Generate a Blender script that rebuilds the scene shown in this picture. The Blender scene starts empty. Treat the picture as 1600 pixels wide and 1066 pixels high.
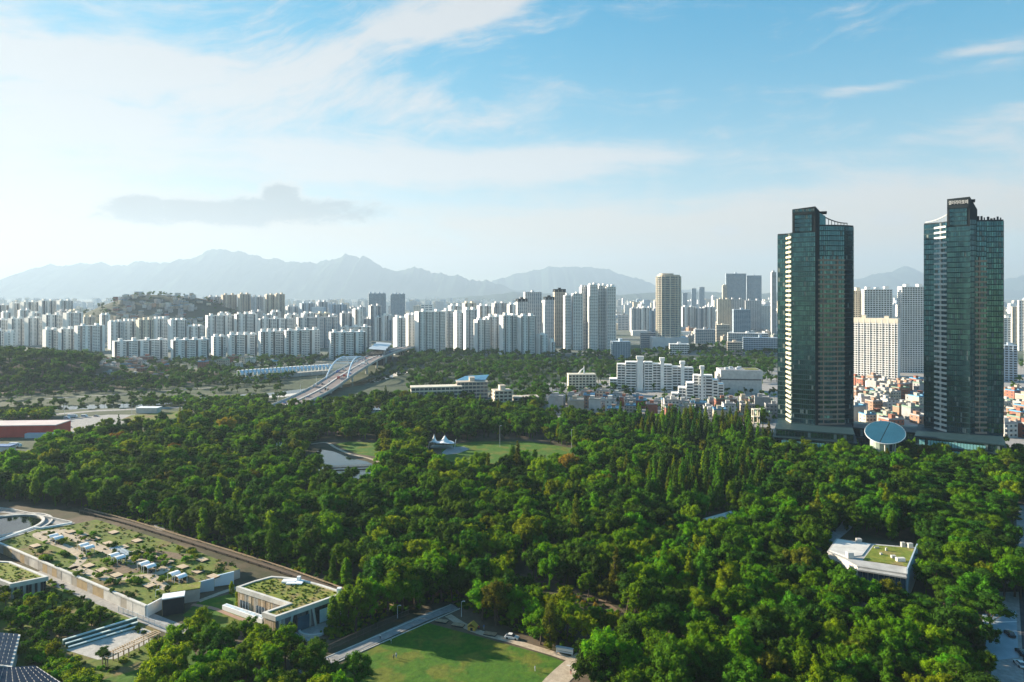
import bpy, math, random
import numpy as np
from mathutils import Vector, Matrix, Euler

random.seed(7); rng = np.random.default_rng(7)
S = bpy.context.scene
R = math.radians
# ------------------------------------------------------------------ camera
CAMZ, F, HOR = 108.0, 1067.0, 460.0          # camera height (m), focal length and horizon row in photo pixels
cam_d = bpy.data.cameras.new('camera'); cam = bpy.data.objects.new('camera', cam_d)
S.collection.objects.link(cam); S.camera = cam
cam.location = (0, 0, CAMZ); cam.rotation_euler = (R(90), 0, 0)
cam_d.sensor_width = 36; cam_d.lens = 24.0
cam_d.shift_y = -(533 - HOR) / 1600
cam_d.clip_start = 1; cam_d.clip_end = 60000
# ------------------------------------------------------------------ light
SUN_AZ, SUN_EL = -69.0, 17.5                 # degrees from +Y (negative = to the left), elevation
sun_dir = Vector((math.sin(R(SUN_AZ)) * math.cos(R(SUN_EL)), math.cos(R(SUN_AZ)) * math.cos(R(SUN_EL)), math.sin(R(SUN_EL))))
sd = bpy.data.lights.new('sun', 'SUN'); sun = bpy.data.objects.new('sun', sd); S.collection.objects.link(sun)
sd.energy = 5.0; sd.angle = R(0.6); sd.color = (1.0, 0.86, 0.66)
sun.rotation_euler = sun_dir.to_track_quat('Z', 'Y').to_euler()
W = bpy.data.worlds.new('World'); S.world = W; W.use_nodes = True
EXPOSURE = 1.95
S.view_settings.view_transform = 'Standard'; S.view_settings.look = 'None'
S.view_settings.exposure = EXPOSURE; S.view_settings.gamma = 1; S.view_settings.use_curve_mapping = False
S.cycles.use_denoising = True
try:
    S.cycles.denoiser = 'OPENIMAGEDENOISE'; S.cycles.denoising_input_passes = 'RGB_ALBEDO_NORMAL'
except Exception: pass
S.cycles.max_bounces = 6; S.cycles.diffuse_bounces = 2; S.cycles.glossy_bounces = 2; S.cycles.transmission_bounces = 4
S.cycles.volume_bounces = 1; S.cycles.transparent_max_bounces = 6
S.cycles.use_adaptive_sampling = True; S.cycles.adaptive_threshold = 0.01
S.cycles.sample_clamp_indirect = 6

class NT:                                      # small node-tree helper
    def __init__(s, nt): s.nt = nt; s.N = nt.nodes; s.L = nt.links
    def n(s, t, **kw):
        x = s.N.new(t)
        for k, v in kw.items():
            if isinstance(v, (int, float, tuple, list)) and k in x.inputs: x.inputs[k].default_value = v
            else: setattr(x, k, v)
        return x
    def l(s, a, b): s.L.new(a, b)
    def val(s, x, sock):
        if hasattr(x, 'is_output'): s.l(x, sock)
        else: sock.default_value = x
    def m(s, op, a, b=0.0, c=None, clamp=False):
        x = s.N.new('ShaderNodeMath'); x.operation = op; x.use_clamp = clamp
        s.val(a, x.inputs[0]); s.val(b, x.inputs[1])
        if c is not None: s.val(c, x.inputs[2])
        return x.outputs[0]
    def ramp(s, v, stops):
        x = s.N.new('ShaderNodeValToRGB'); e = x.color_ramp.elements
        while len(e) < len(stops): e.new(0.5)
        for q, (p, c) in zip(e, stops): q.position = p; q.color = (*c, 1) if len(c) == 3 else c
        s.l(v, x.inputs[0]); return x.outputs[0]
    def mix(s, f, a, b):
        x = s.N.new('ShaderNodeMix'); x.data_type = 'RGBA'
        s.val(f, x.inputs[0])
        for v, k in ((a, 6), (b, 7)):
            if hasattr(v, 'is_output'): s.l(v, x.inputs[k])
            else: x.inputs[k].default_value = (*v, 1)
        return x.outputs[2]
    def noise(s, vec, scale, detail=4, rough=0.55, dist=0.0):
        x = s.n('ShaderNodeTexNoise', Scale=scale, Detail=detail, Roughness=rough, Distortion=dist)
        if vec is not None: s.l(vec, x.inputs['Vector'])
        return x.outputs['Fac']
    def sm(s, v, a, b):
        x = s.N.new('ShaderNodeMapRange'); x.interpolation_type = 'SMOOTHSTEP'; s.l(v, x.inputs[0])
        x.inputs[1].default_value = a; x.inputs[2].default_value = b
        x.inputs[3].default_value = 0; x.inputs[4].default_value = 1; return x.outputs[0]

def build_world():
    t = NT(W.node_tree); t.N.clear()
    out = t.n('ShaderNodeOutputWorld'); bg = t.n('ShaderNodeBackground')
    sky = t.n('ShaderNodeTexSky'); sky.sky_type = 'NISHITA'; sky.sun_disc = False
    sky.sun_elevation = R(SUN_EL); sky.sun_rotation = R(SUN_AZ); sky.altitude = 100
    sky.air_density = 1.0; sky.dust_density = 0.12; sky.ozone_density = 1.6
    tc = t.n('ShaderNodeTexCoord'); sx = t.n('ShaderNodeSeparateXYZ'); t.l(tc.outputs['Generated'], sx.inputs[0])
    X, Y, Z = sx.outputs
    # clouds lie on a high, slightly curved sheet: direction / (height + small)
    zz = t.m('ADD', t.m('MAXIMUM', Z, 0.0), 0.10)
    cx, cy = t.m('DIVIDE', X, zz), t.m('DIVIDE', Y, zz)
    cv = t.n('ShaderNodeCombineXYZ'); t.l(cx, cv.inputs[0]); t.l(cy, cv.inputs[1]); cv.inputs[2].default_value = 3.7
    def mapped(rot, sc, loc=(0, 0, 0)):
        mp = t.n('ShaderNodeMapping'); mp.inputs['Rotation'].default_value = (0, 0, R(rot))
        mp.inputs['Scale'].default_value = sc; mp.inputs['Location'].default_value = loc
        t.l(cv.outputs[0], mp.inputs[0]); return mp.outputs[0]
    # fibrous cirrus: noise stretched along the wind, warped
    warp = t.noise(mapped(0, (1, 1, 1)), 0.8, 3)
    wv = t.n('ShaderNodeVectorMath', operation='MULTIPLY_ADD')
    wc = t.n('ShaderNodeCombineXYZ'); t.l(warp, wc.inputs[0]); t.l(warp, wc.inputs[1])
    t.l(wc.outputs[0], wv.inputs[0]); wv.inputs[1].default_value = (1.3, 0.7, 0); t.l(mapped(-38, (0.42, 1.6, 1), (0.4, 0.15, 0)), wv.inputs[2])
    cir = t.noise(wv.outputs[0], 1.15, 9, 0.62)
    big = t.noise(mapped(10, (0.30, 0.42, 1), (1.9, 0.6, 0)), 1.0, 2)
    side = t.m('MULTIPLY_ADD', X, -0.80, 0.50)          # cover thickens towards the sun side of the sky
    cover = t.m('ADD', t.m('MULTIPLY', big, 0.55), t.m('MULTIPLY', side, 0.55))
    c1 = t.m('MULTIPLY', t.sm(t.m('ADD', t.m('MULTIPLY', cir, 1.1), cover), 0.95, 1.75), 0.7)
    # the cloud sheets over the city, by direction (they lie at infinity)
    yy = t.m('MAXIMUM', Y, 0.05); front = t.sm(Y, 0.1, 0.4)
    u, v = t.m('DIVIDE', X, yy), t.m('DIVIDE', Z, yy)
    def uvmap(rot, su, sv, off=0.0, warpk=0.0):
        cb = t.n('ShaderNodeCombineXYZ'); t.l(u, cb.inputs[0]); t.l(v, cb.inputs[1]); cb.inputs[2].default_value = off
        src = cb.outputs[0]
        if warpk:
            wn = t.n('ShaderNodeTexNoise', Scale=3.2, Detail=3); t.l(src, wn.inputs['Vector'])
            ad = t.n('ShaderNodeVectorMath', operation='MULTIPLY_ADD'); t.l(wn.outputs['Color'], ad.inputs[0]); ad.inputs[1].default_value = (warpk, warpk, 0); t.l(src, ad.inputs[2]); src = ad.outputs[0]
        rm = t.n('ShaderNodeMapping'); rm.inputs['Rotation'].default_value = (0, 0, R(rot)); t.l(src, rm.inputs[0])
        sm_ = t.n('ShaderNodeMapping'); sm_.inputs['Scale'].default_value = (su, sv, 1); t.l(rm.outputs[0], sm_.inputs[0]); return sm_.outputs[0]
    fib = t.noise(uvmap(-17, 3.2, 17, 0.3, 0.16), 1.0, 10, 0.70)         # long feathers rising to the right
    fib2 = t.noise(uvmap(3, 2.2, 18, 4.2, 0.10), 1.0, 10, 0.68)          # level streaks
    cur = t.noise(uvmap(0, 7, 10, 7.7, 0.2), 1.0, 8, 0.62)             # curdled texture
    def patch(px, py, rx, ry, rot, lo=0.0, hi=1.0):
        u0, v0 = (px - 800) / F, (HOR - py) / F; ca, sa = math.cos(R(rot)), math.sin(R(rot))
        du, dv_ = t.m('SUBTRACT', u, u0), t.m('SUBTRACT', v, v0)
        a_ = t.m('MULTIPLY', t.m('ADD', t.m('MULTIPLY', du, ca), t.m('MULTIPLY', dv_, sa)), F / rx)
        b_ = t.m('MULTIPLY', t.m('SUBTRACT', t.m('MULTIPLY', dv_, ca), t.m('MULTIPLY', du, sa)), F / ry)
        d = t.m('ADD', t.m('MULTIPLY', a_, a_), t.m('MULTIPLY', b_, b_))
        return t.m('POWER', 2.718, t.m('MULTIPLY', d, -1.0))
    def add(l):
        x = l[0]
        for q in l[1:]: x = t.m('ADD', x, q)
        return x
    A = add([patch(520, 85, 330, 62, 17), patch(760, 10, 150, 26, 18), t.m('MULTIPLY', patch(330, 150, 200, 70, 10), .9), t.m('MULTIPLY', patch(690, 175, 170, 42, -14), .75)])
    B = add([patch(110, 105, 260, 42, -3), t.m('MULTIPLY', patch(40, 200, 150, 12, -3), .9), t.m('MULTIPLY', patch(60, 240, 420, 150, 0), 1.15), t.m('MULTIPLY', patch(60, 60, 380, 130, 0), .30), t.m('MULTIPLY', patch(780, 258, 330, 36, 2), 1.15), t.m('MULTIPLY', patch(560, 268, 130, 14, 5), .5),
             t.m('MULTIPLY', patch(650, 372, 900, 62, 0), 1.25), t.m('MULTIPLY', patch(1480, 290, 420, 90, 10), .8), t.m('MULTIPLY', patch(1540, 78, 120, 13, 8), .85), t.m('MULTIPLY', patch(1390, 132, 110, 9, 9), .75), t.m('MULTIPLY', patch(1530, 195, 150, 20, 12), .6)])
    cA = t.sm(t.m('ADD', A, t.m('ADD', t.m('MULTIPLY_ADD', fib, 3.6, -1.8), t.m('MULTIPLY_ADD', cur, 1.8, -0.9))), 0.10, 1.35)
    cB = t.sm(t.m('ADD', B, t.m('ADD', t.m('MULTIPLY_ADD', fib2, 3.0, -1.5), t.m('MULTIPLY_ADD', cur, 1.5, -0.75))), 0.10, 1.25)
    cF = t.m('MULTIPLY', t.m('MAXIMUM', cA, cB), 0.93)
    cl = t.m('ADD', t.m('MULTIPLY', cF, front), t.m('MULTIPLY', c1, t.m('SUBTRACT', 1.0, front)), clamp=True)
    # a single small grey cumulus low over the mountains
    uvv = t.n('ShaderNodeCombineXYZ'); t.l(u, uvv.inputs[0]); t.l(t.m('MULTIPLY', v, 2.2), uvv.inputs[1])
    pn = t.m('ADD', t.m('MULTIPLY', t.noise(uvv.outputs[0], 14, 8, 0.66, 0.6), 0.6), t.m('MULTIPLY', t.noise(uvv.outputs[0], 42, 6, 0.7, 0.4), 0.4))
    def puff(u0, v0, ru, rv, lo, hi, wob=1.5):
        a = t.m('DIVIDE', t.m('SUBTRACT', u, u0), ru); b = t.m('DIVIDE', t.m('SUBTRACT', v, v0), rv)
        d = t.m('SQRT', t.m('ADD', t.m('MULTIPLY', a, a), t.m('MULTIPLY', b, b)))
        d = t.m('ADD', d, t.m('MULTIPLY', t.m('SUBTRACT', pn, 0.5), wob))
        return t.m('MULTIPLY', t.sm(d, hi, lo), t.m('GREATER_THAN', Y, 0.05))
    p1 = t.m('MAXIMUM', puff(-0.40, 0.122, 0.20, 0.022, 0.70, 1.2, 2.6), puff(-0.338, 0.143, 0.036, 0.024, 0.65, 1.15, 2.2))
    p1 = t.m('MAXIMUM', p1, puff(-0.55, 0.130, 0.06, 0.018, 0.6, 1.2, 2.4))
    p2 = t.m('MAXIMUM', puff(0.315, 0.094, 0.026, 0.010, 0.4, 1.2), puff(0.56, 0.112, 0.035, 0.012, 0.4, 1.3))
    # cloud light follows the sky behind it: bright near the sun, greyer away
    hs = t.n('ShaderNodeHueSaturation', Hue=0.503, Saturation=1.56, Value=1.0); t.l(sky.outputs[0], hs.inputs['Color']); 
    den = t.n('ShaderNodeVectorMath', operation='MULTIPLY_ADD'); t.l(hs.outputs[0], den.inputs[0]); den.inputs[1].default_value = (.30, .30, .30); den.inputs[2].default_value = (1, 1, 1)
    dv2 = t.n('ShaderNodeVectorMath', operation='DIVIDE'); t.l(hs.outputs[0], dv2.inputs[0]); t.l(den.outputs[0], dv2.inputs[1]); skyc = dv2.outputs[0]
    bw = t.n('ShaderNodeRGBToBW'); t.l(skyc, bw.inputs[0])
    br = t.m('MINIMUM', t.m('MULTIPLY_ADD', bw.outputs[0], 0.20, 1.65), 1.98)
    def tint(c, k):
        x = t.n('ShaderNodeVectorMath', operation='SCALE'); x.inputs[0].default_value = c
        t.l(t.m('MULTIPLY', br, k), x.inputs['Scale']); return x.outputs[0]
    warm = t.sm(Z, 0.19, 0.05)
    cc = t.mix(warm, tint((0.97, 0.985, 1.0), 1.0), tint((1.0, 0.84, 0.64), 1.08))
    col = t.mix(cl, skyc, cc)
    col = t.mix(t.m('MULTIPLY', p2, 0.55), col, tint((1.0, 0.97, 0.95), 0.95))
    rim = t.m('MULTIPLY', t.m('MULTIPLY', p1, t.m('SUBTRACT', 1.0, p1)), 2.2)
    col = t.mix(t.m('MULTIPLY', p1, 0.80), col, tint((0.95, 0.98, 1.0), 0.50))
    col = t.mix(t.m('MULTIPLY', rim, t.sm(v, 0.118, 0.150)), col, tint((1.0, 0.98, 0.94), 1.12))
    t.l(col, bg.inputs[0]); bg.inputs[1].default_value = 0.107
    t.l(bg.outputs[0], out.inputs[0])
    W.cycles.sampling_method = 'MANUAL'; W.cycles.sample_map_resolution = 512
build_world()

# ------------------------------------------------------------------ helpers
COL = S.collection
def G(px, py, z=0.0):                          # the ground point that a photo pixel shows, at height z
    D = F * (CAMZ - z) / (py - HOR); return Vector(((px - 800) / F * D, D, z))
def at(px, D, z=0.0): return Vector(((px - 800) / F * D, D, z))
def zof(py, D): return CAMZ - (py - HOR) * D / F
def proj(p): return 800 + F * p[0] / p[1], HOR + F * (CAMZ - p[2]) / p[1]

MATS = {}
def mat(name, c1, c2=None, scale=0.3, rough=0.8, bump=0.0, metal=0.0, spec=0.3, detail=5, rnd=0.0, c3=None, scale3=0.04, coat=0, grain=0.0):
    if name in MATS: return MATS[name]
    m = bpy.data.materials.new(name); m.use_nodes = True; t = NT(m.node_tree)
    b = t.N['Principled BSDF']; b.inputs['Roughness'].default_value = rough; b.inputs['Metallic'].default_value = metal
    b.inputs['Specular IOR Level'].default_value = spec; b.inputs['Coat Weight'].default_value = coat
    c2 = c2 or tuple(x * 0.8 for x in c1)
    tc = t.n('ShaderNodeTexCoord'); no = t.noise(tc.outputs['Object'], scale, detail, 0.6)
    col = t.mix(t.sm(no, 0.35, 0.65), c1, c2)
    if c3: col = t.mix(t.sm(t.noise(tc.outputs['Object'], scale3, 3, 0.55), 0.48, 0.62), col, c3)
    if grain:
        h = t.n('ShaderNodeHueSaturation'); t.l(col, h.inputs['Color'])
        gn = t.m('ADD', t.noise(tc.outputs['Object'], scale * 9, 6, 0.7), t.noise(tc.outputs['Object'], scale * 2.3, 3, 0.6))
        t.l(t.m('MULTIPLY_ADD', t.m('SUBTRACT', gn, 1.0), grain * 2.2, 1.0), h.inputs['Value']); col = h.outputs[0]
    if rnd:
        oi = t.n('ShaderNodeObjectInfo'); h = t.n('ShaderNodeHueSaturation'); t.l(col, h.inputs['Color'])
        t.l(t.m('MULTIPLY_ADD', oi.outputs['Random'], rnd, 1 - rnd / 2), h.inputs['Value']); col = h.outputs[0]
    t.l(col, b.inputs['Base Color'])
    if bump:
        bp = t.n('ShaderNodeBump', Strength=bump, Distance=0.3); t.l(no, bp.inputs['Height']); t.l(bp.outputs[0], b.inputs['Normal'])
    MATS[name] = m; return m
def leafmat(name, c, trans=0.35):
    m = bpy.data.materials.new(name); m.use_nodes = True; t = NT(m.node_tree); t.N.clear()
    out = t.n('ShaderNodeOutputMaterial'); geo = t.n('ShaderNodeNewGeometry'); oi = t.n('ShaderNodeObjectInfo')
    tc = t.n('ShaderNodeTexCoord')
    h = t.n('ShaderNodeHueSaturation'); h.inputs['Color'].default_value = (*c, 1)
    rv = t.m('ADD', t.m('MULTIPLY', geo.outputs['Random Per Island'], 0.5), t.m('MULTIPLY_ADD', oi.outputs['Random'], 0.5, 0.45))
    t.l(t.m('ADD', rv, t.m('MULTIPLY_ADD', t.noise(tc.outputs['Object'], 0.5, 2), 0.6, -0.3)), h.inputs['Value'])
    t.l(t.m('MULTIPLY_ADD', oi.outputs['Random'], 0.04, 0.48), h.inputs['Hue'])
    d = t.n('ShaderNodeBsdfPrincipled', Roughness=0.7); d.inputs['Specular IOR Level'].default_value = 0.05
    t.l(h.outputs[0], d.inputs['Base Color'])
    tr = t.n('ShaderNodeBsdfTranslucent'); g = t.n('ShaderNodeHueSaturation', Hue=0.475, Saturation=1.1, Value=1.25)
    t.l(h.outputs[0], g.inputs['Color']); t.l(g.outputs[0], tr.inputs['Color'])
    mx = t.n('ShaderNodeMixShader', Fac=trans); t.l(d.outputs[0], mx.inputs[1]); t.l(tr.outputs[0], mx.inputs[2])
    t.l(mx.outputs[0], out.inputs[0]); MATS[name] = m; return m
def glassmat(name, c, rough=0.08, spec=0.6):
    return mat(name, c, tuple(x * 0.6 for x in c), 0.15, rough, spec=spec)

REG = []
def reg(o, base, cat, group=None, px=None): REG.append((o, base, px)); o['category'] = cat; o['label'] = base
def _reg(o, base, cat, group=None, px=None):
    REG.append((o, base, px)); o['category'] = cat; o['label'] = base
    if group: o['group'] = group
reg = _reg
def empty(name, loc, rz=0.0, sc=1.0):
    o = bpy.data.objects.new(name, None); COL.objects.link(o); o.location = loc; o.rotation_euler = (0, 0, rz); o.scale = (sc, sc, sc)
    o.empty_display_size = 0.5; return o
def obj(name, me, parent=None, loc=(0, 0, 0), rz=0.0):
    o = bpy.data.objects.new(name, me); COL.objects.link(o); o.location = loc; o.rotation_euler = (0, 0, rz)
    if parent: o.parent = parent
    return o

class MB:                                      # collects faces, builds ONE mesh
    def __init__(s): s.v = []; s.f = []; s.m = []
    def quad(s, a, b, c, d, m=0):
        i = len(s.v); s.v += [tuple(a), tuple(b), tuple(c), tuple(d)]; s.f.append((i, i + 1, i + 2, i + 3)); s.m.append(m)
    def poly(s, pts, m=0):
        i = len(s.v); s.v += [tuple(p) for p in pts]; s.f.append(tuple(range(i, i + len(pts)))); s.m.append(m)
    def box(s, x0, x1, y0, y1, z0, z1, m=0, mt=None, bottom=True):
        i = len(s.v)
        s.v += [(x0, y0, z0), (x1, y0, z0), (x1, y1, z0), (x0, y1, z0), (x0, y0, z1), (x1, y0, z1), (x1, y1, z1), (x0, y1, z1)]
        fs = [(0, 1, 5, 4), (1, 2, 6, 5), (2, 3, 7, 6), (3, 0, 4, 7), (4, 5, 6, 7)] + ([(3, 2, 1, 0)] if bottom else [])
        s.f += [tuple(i + k for k in q) for q in fs]; s.m += [m] * 4 + [m if mt is None else mt] + [m] * (len(fs) - 5)
    def prism(s, pts, z0, z1, m=0, mt=None, cap=True):
        a = sum(pts[k][0] * pts[(k + 1) % len(pts)][1] - pts[(k + 1) % len(pts)][0] * pts[k][1] for k in range(len(pts)))
        if a < 0: pts = pts[::-1]
        n = len(pts); i = len(s.v); z1s = z1 if isinstance(z1, (list, tuple)) else [z1] * n
        s.v += [(p[0], p[1], z0) for p in pts] + [(p[0], p[1], z1s[k]) for k, p in enumerate(pts)]
        for k in range(n): s.f.append((i + k, i + (k + 1) % n, i + n + (k + 1) % n, i + n + k)); s.m.append(m)
        if cap: s.f.append(tuple(i + n + k for k in range(n))); s.m.append(m if mt is None else mt)
    def bar(s, a, b, w, h=None, m=0):          # square bar from a to b
        a, b = Vector(a), Vector(b); h = h or w; d = (b - a).normalized()
        up = Vector((0, 0, 1)) if abs(d.z) < 0.95 else Vector((1, 0, 0))
        x = d.cross(up).normalized() * w / 2; y = x.cross(d).normalized() * h / 2; i = len(s.v)
        for p in (a, b): s.v += [tuple(p - x - y), tuple(p + x - y), tuple(p + x + y), tuple(p - x + y)]
        for q in ((0, 1, 5, 4), (1, 2, 6, 5), (2, 3, 7, 6), (3, 0, 4, 7), (3, 2, 1, 0), (4, 5, 6, 7)):
            s.f.append(tuple(i + k for k in q)); s.m.append(m)
    def tube(s, pts, r, n=8, m=0, caps=True):
        rs = r if isinstance(r, (list, tuple)) else [r] * len(pts); i = len(s.v); P = [Vector(p) for p in pts]
        for k, p in enumerate(P):
            d = (P[min(k + 1, len(P) - 1)] - P[max(k - 1, 0)]).normalized()
            up = Vector((0, 0, 1)) if abs(d.z) < 0.9 else Vector((1, 0, 0)); x = d.cross(up).normalized(); y = x.cross(d)
            s.v += [tuple(p + (x * math.cos(2 * math.pi * j / n) + y * math.sin(2 * math.pi * j / n)) * rs[k]) for j in range(n)]
        for k in range(len(P) - 1):
            for j in range(n):
                s.f.append((i + k * n + j, i + k * n + (j + 1) % n, i + (k + 1) * n + (j + 1) % n, i + (k + 1) * n + j)); s.m.append(m)
        if caps: s.f.append(tuple(i + (len(P) - 1) * n + j for j in range(n))); s.m.append(m); s.f.append(tuple(i + j for j in range(n))[::-1]); s.m.append(m)
    def mesh(s, name, mats):
        me = bpy.data.meshes.new(name); me.from_pydata(s.v, [], s.f)
        for x in (mats if isinstance(mats, (list, tuple)) else [mats]): me.materials.append(x)
        if me.polygons: me.polygons.foreach_set('material_index', s.m)
        me.update(); return me
    def build(s, name, mats, parent=None, loc=(0, 0, 0), rz=0.0): return obj(name, s.mesh(name, mats), parent, loc, rz)

def sheet(name, pts, mats, z=None, kind='structure'):     # flat ground sheet from world points
    b = MB(); b.poly([(p[0], p[1], p[2] if z is None else z) for p in pts]); o = b.build(name, mats)
    me = o.data
    if me.polygons[0].normal.z < 0: me.flip_normals()
    if kind: o['kind'] = kind
    return o
def ribbon(name, pts, w, mats, z=0.05, kind='structure'):  # path along ground points
    b = MB(); P = [Vector((p[0], p[1], 0)) for p in pts]; L = []; Q = []
    ws = w if isinstance(w, (list, tuple)) else [w] * len(P)
    for k, p in enumerate(P):
        d = (P[min(k + 1, len(P) - 1)] - P[max(k - 1, 0)]).normalized(); x = Vector((-d.y, d.x, 0)) * ws[k] / 2
        L.append(p + x); Q.append(p - x)
    for k in range(len(P) - 1): b.quad((Q[k].x, Q[k].y, z), (Q[k + 1].x, Q[k + 1].y, z), (L[k + 1].x, L[k + 1].y, z), (L[k].x, L[k].y, z))
    o = b.build(name, mats)
    if kind: o['kind'] = kind
    return o
def spline(pts, n=6):                           # Catmull-Rom through points
    P = [Vector(p) for p in pts]; out = []
    for i in range(len(P) - 1):
        p0, p1, p2, p3 = P[max(i - 1, 0)], P[i], P[i + 1], P[min(i + 2, len(P) - 1)]
        for k in range(n):
            u = k / n; out.append(0.5 * ((2 * p1) + (p2 - p0) * u + (2 * p0 - 5 * p1 + 4 * p2 - p3) * u * u + (3 * p1 - p0 - 3 * p2 + p3) * u ** 3))
    out.append(P[-1]); return out
def inside(x, y, poly):
    c = False; n = len(poly); j = n - 1
    for i in range(n):
        xi, yi = poly[i][0], poly[i][1]; xj, yj = poly[j][0], poly[j][1]
        if (yi > y) != (yj > y) and x < (xj - xi) * (y - yi) / (yj - yi) + xi: c = not c
        j = i
    return c
ORDS = 'first second third fourth fifth sixth seventh eighth ninth tenth eleventh twelfth thirteenth fourteenth fifteenth sixteenth seventeenth eighteenth nineteenth'.split()
TENS = {2: 'twent', 3: 'thirt', 4: 'fort', 5: 'fift', 6: 'sixt', 7: 'sevent', 8: 'eight', 9: 'ninet'}
def ordinal(i):                                 # 0-based
    n = i + 1
    if n < 20: return ORDS[n - 1]
    if n >= 100: return str(n) + 'th'
    return TENS[n // 10] + ('ieth' if n % 10 == 0 else 'y-' + ORDS[n % 10 - 1])
# ------------------------------------------------------------------ materials
M_white = mat('white_paint', (0.84, 0.83, 0.80), (0.74, 0.74, 0.72), 0.08, 0.7, rnd=0.12)
M_cream = mat('cream_render', (0.68, 0.62, 0.50), (0.58, 0.53, 0.44), 0.1, 0.8, rnd=0.12)
M_grey = mat('grey_render', (0.60, 0.60, 0.60), (0.52, 0.52, 0.53), 0.1, 0.8, rnd=0.15)
M_beige = mat('beige_render', (0.60, 0.52, 0.42), (0.52, 0.45, 0.37), 0.1, 0.8, rnd=0.15)
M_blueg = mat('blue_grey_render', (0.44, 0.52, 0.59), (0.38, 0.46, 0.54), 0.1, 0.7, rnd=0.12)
M_dark = mat('charcoal_cladding', (0.024, 0.034, 0.040), (0.018, 0.026, 0.031), 0.2, 0.85, spec=0.15)
M_brick = mat('red_brick', (0.30, 0.125, 0.085), (0.24, 0.10, 0.07), 0.6, 0.85, rnd=0.25)
M_brick2 = mat('orange_brick', (0.34, 0.21, 0.15), (0.28, 0.175, 0.125), 0.6, 0.85, rnd=0.2)
M_conc = mat('concrete', (0.42, 0.41, 0.39), (0.33, 0.32, 0.30), 0.25, 0.85, bump=0.2, rnd=0.1)
M_concl = mat('pale_concrete', (0.62, 0.60, 0.56), (0.50, 0.48, 0.45), 0.3, 0.85, bump=0.15)
M_win = glassmat('window_glass', (0.075, 0.10, 0.12), 0.12, 0.5)
M_winb = glassmat('blue_window_glass', (0.06, 0.13, 0.19), 0.12, 0.5)
M_roofg = mat('green_waterproof_roof', (0.16, 0.26, 0.20), (0.22, 0.28, 0.24), 0.3, 0.9, rnd=0.2)
M_roofgr = mat('grey_roof', (0.36, 0.36, 0.36), (0.26, 0.26, 0.27), 0.2, 0.9, rnd=0.3)
M_roofb = mat('blue_roof', (0.10, 0.28, 0.42), (0.08, 0.22, 0.36), 0.2, 0.6, rnd=0.2)
M_steel = mat('pale_steel', (0.62, 0.66, 0.70), (0.55, 0.60, 0.64), 0.3, 0.45, metal=0.2)
M_blues = mat('pale_blue_steel', (0.58, 0.70, 0.80), (0.50, 0.64, 0.76), 0.3, 0.4)
M_wood = mat('weathered_timber', (0.40, 0.29, 0.18), (0.28, 0.20, 0.13), 1.5, 0.85, rnd=0.2)
M_deck = mat('pale_timber_deck', (0.56, 0.44, 0.31), (0.46, 0.35, 0.24), 1.2, 0.85, rnd=0.2)
M_asph = mat('asphalt', (0.075, 0.075, 0.08), (0.055, 0.055, 0.06), 0.2, 0.9, bump=0.1, grain=0.35)
M_pave = mat('grey_paving', (0.34, 0.33, 0.32), (0.27, 0.26, 0.25), 0.35, 0.9, bump=0.1, grain=0.35)
M_sand = mat('pale_sand_path', (0.46, 0.38, 0.29), (0.38, 0.31, 0.23), 0.35, 0.95, bump=0.1, grain=0.35)
M_sandg = mat('grey_sand_court', (0.44, 0.42, 0.39), (0.38, 0.36, 0.33), 0.25, 0.95, bump=0.1, grain=0.35)
M_grass = mat('lawn_grass', (0.036, 0.110, 0.004), (0.058, 0.130, 0.005), 0.30, 0.95, bump=1.0, c3=(0.110, 0.130, 0.012), scale3=0.10, detail=8, grain=0.55)
M_grassy = mat('rough_grass', (0.13, 0.155, 0.018), (0.08, 0.125, 0.014), 0.22, 0.95, bump=0.6, c3=(0.17, 0.12, 0.05), scale3=0.09, detail=8, grain=0.55)
M_roofgrass = mat('roof_sedum', (0.19, 0.20, 0.025), (0.12, 0.165, 0.018), 0.35, 0.95, bump=0.7, c3=(0.24, 0.19, 0.07), scale3=0.12, detail=8, grain=0.55)
M_floor = mat('woodland_floor', (0.045, 0.050, 0.022), (0.075, 0.062, 0.036), 0.1, 0.95, bump=0.4, c3=(0.12, 0.09, 0.06), scale3=0.03, grain=0.35)
M_plain = mat('city_ground', (0.16, 0.17, 0.16), (0.10, 0.125, 0.09), 0.02, 0.95, c3=(0.07, 0.10, 0.06), scale3=0.004)
M_flood = mat('floodplain_grass', (0.048, 0.072, 0.034), (0.036, 0.058, 0.030), 0.04, 0.95, c3=(0.075, 0.090, 0.052), scale3=0.010, grain=0.55)
M_soil = mat('bare_soil', (0.20, 0.14, 0.09), (0.15, 0.11, 0.07), 0.3, 0.95, bump=0.3, grain=0.35)
M_water = mat('pond_water', (0.012, 0.022, 0.020), (0.010, 0.018, 0.016), 0.1, 0.03, spec=0.6, bump=0.01)
M_bark = mat('bark', (0.10, 0.075, 0.055), (0.06, 0.045, 0.035), 1.0, 0.95)
M_mount = mat('mountain_forest', (0.03, 0.055, 0.035), (0.045, 0.065, 0.045), 0.002, 1.0, spec=0.0)
M_solar = mat('solar_glass', (0.05, 0.07, 0.11), (0.07, 0.09, 0.14), 0.4, 0.15, spec=0.6)
M_red = mat('red_cladding', (0.56, 0.065, 0.045), (0.48, 0.055, 0.04), 0.2, 0.6)
M_pink = mat('pale_pink_roof', (0.66, 0.55, 0.52), (0.58, 0.48, 0.46), 0.1, 0.6)
M_tarp = mat('white_membrane', (0.82, 0.83, 0.84), (0.76, 0.77, 0.78), 0.2, 0.5)
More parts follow.
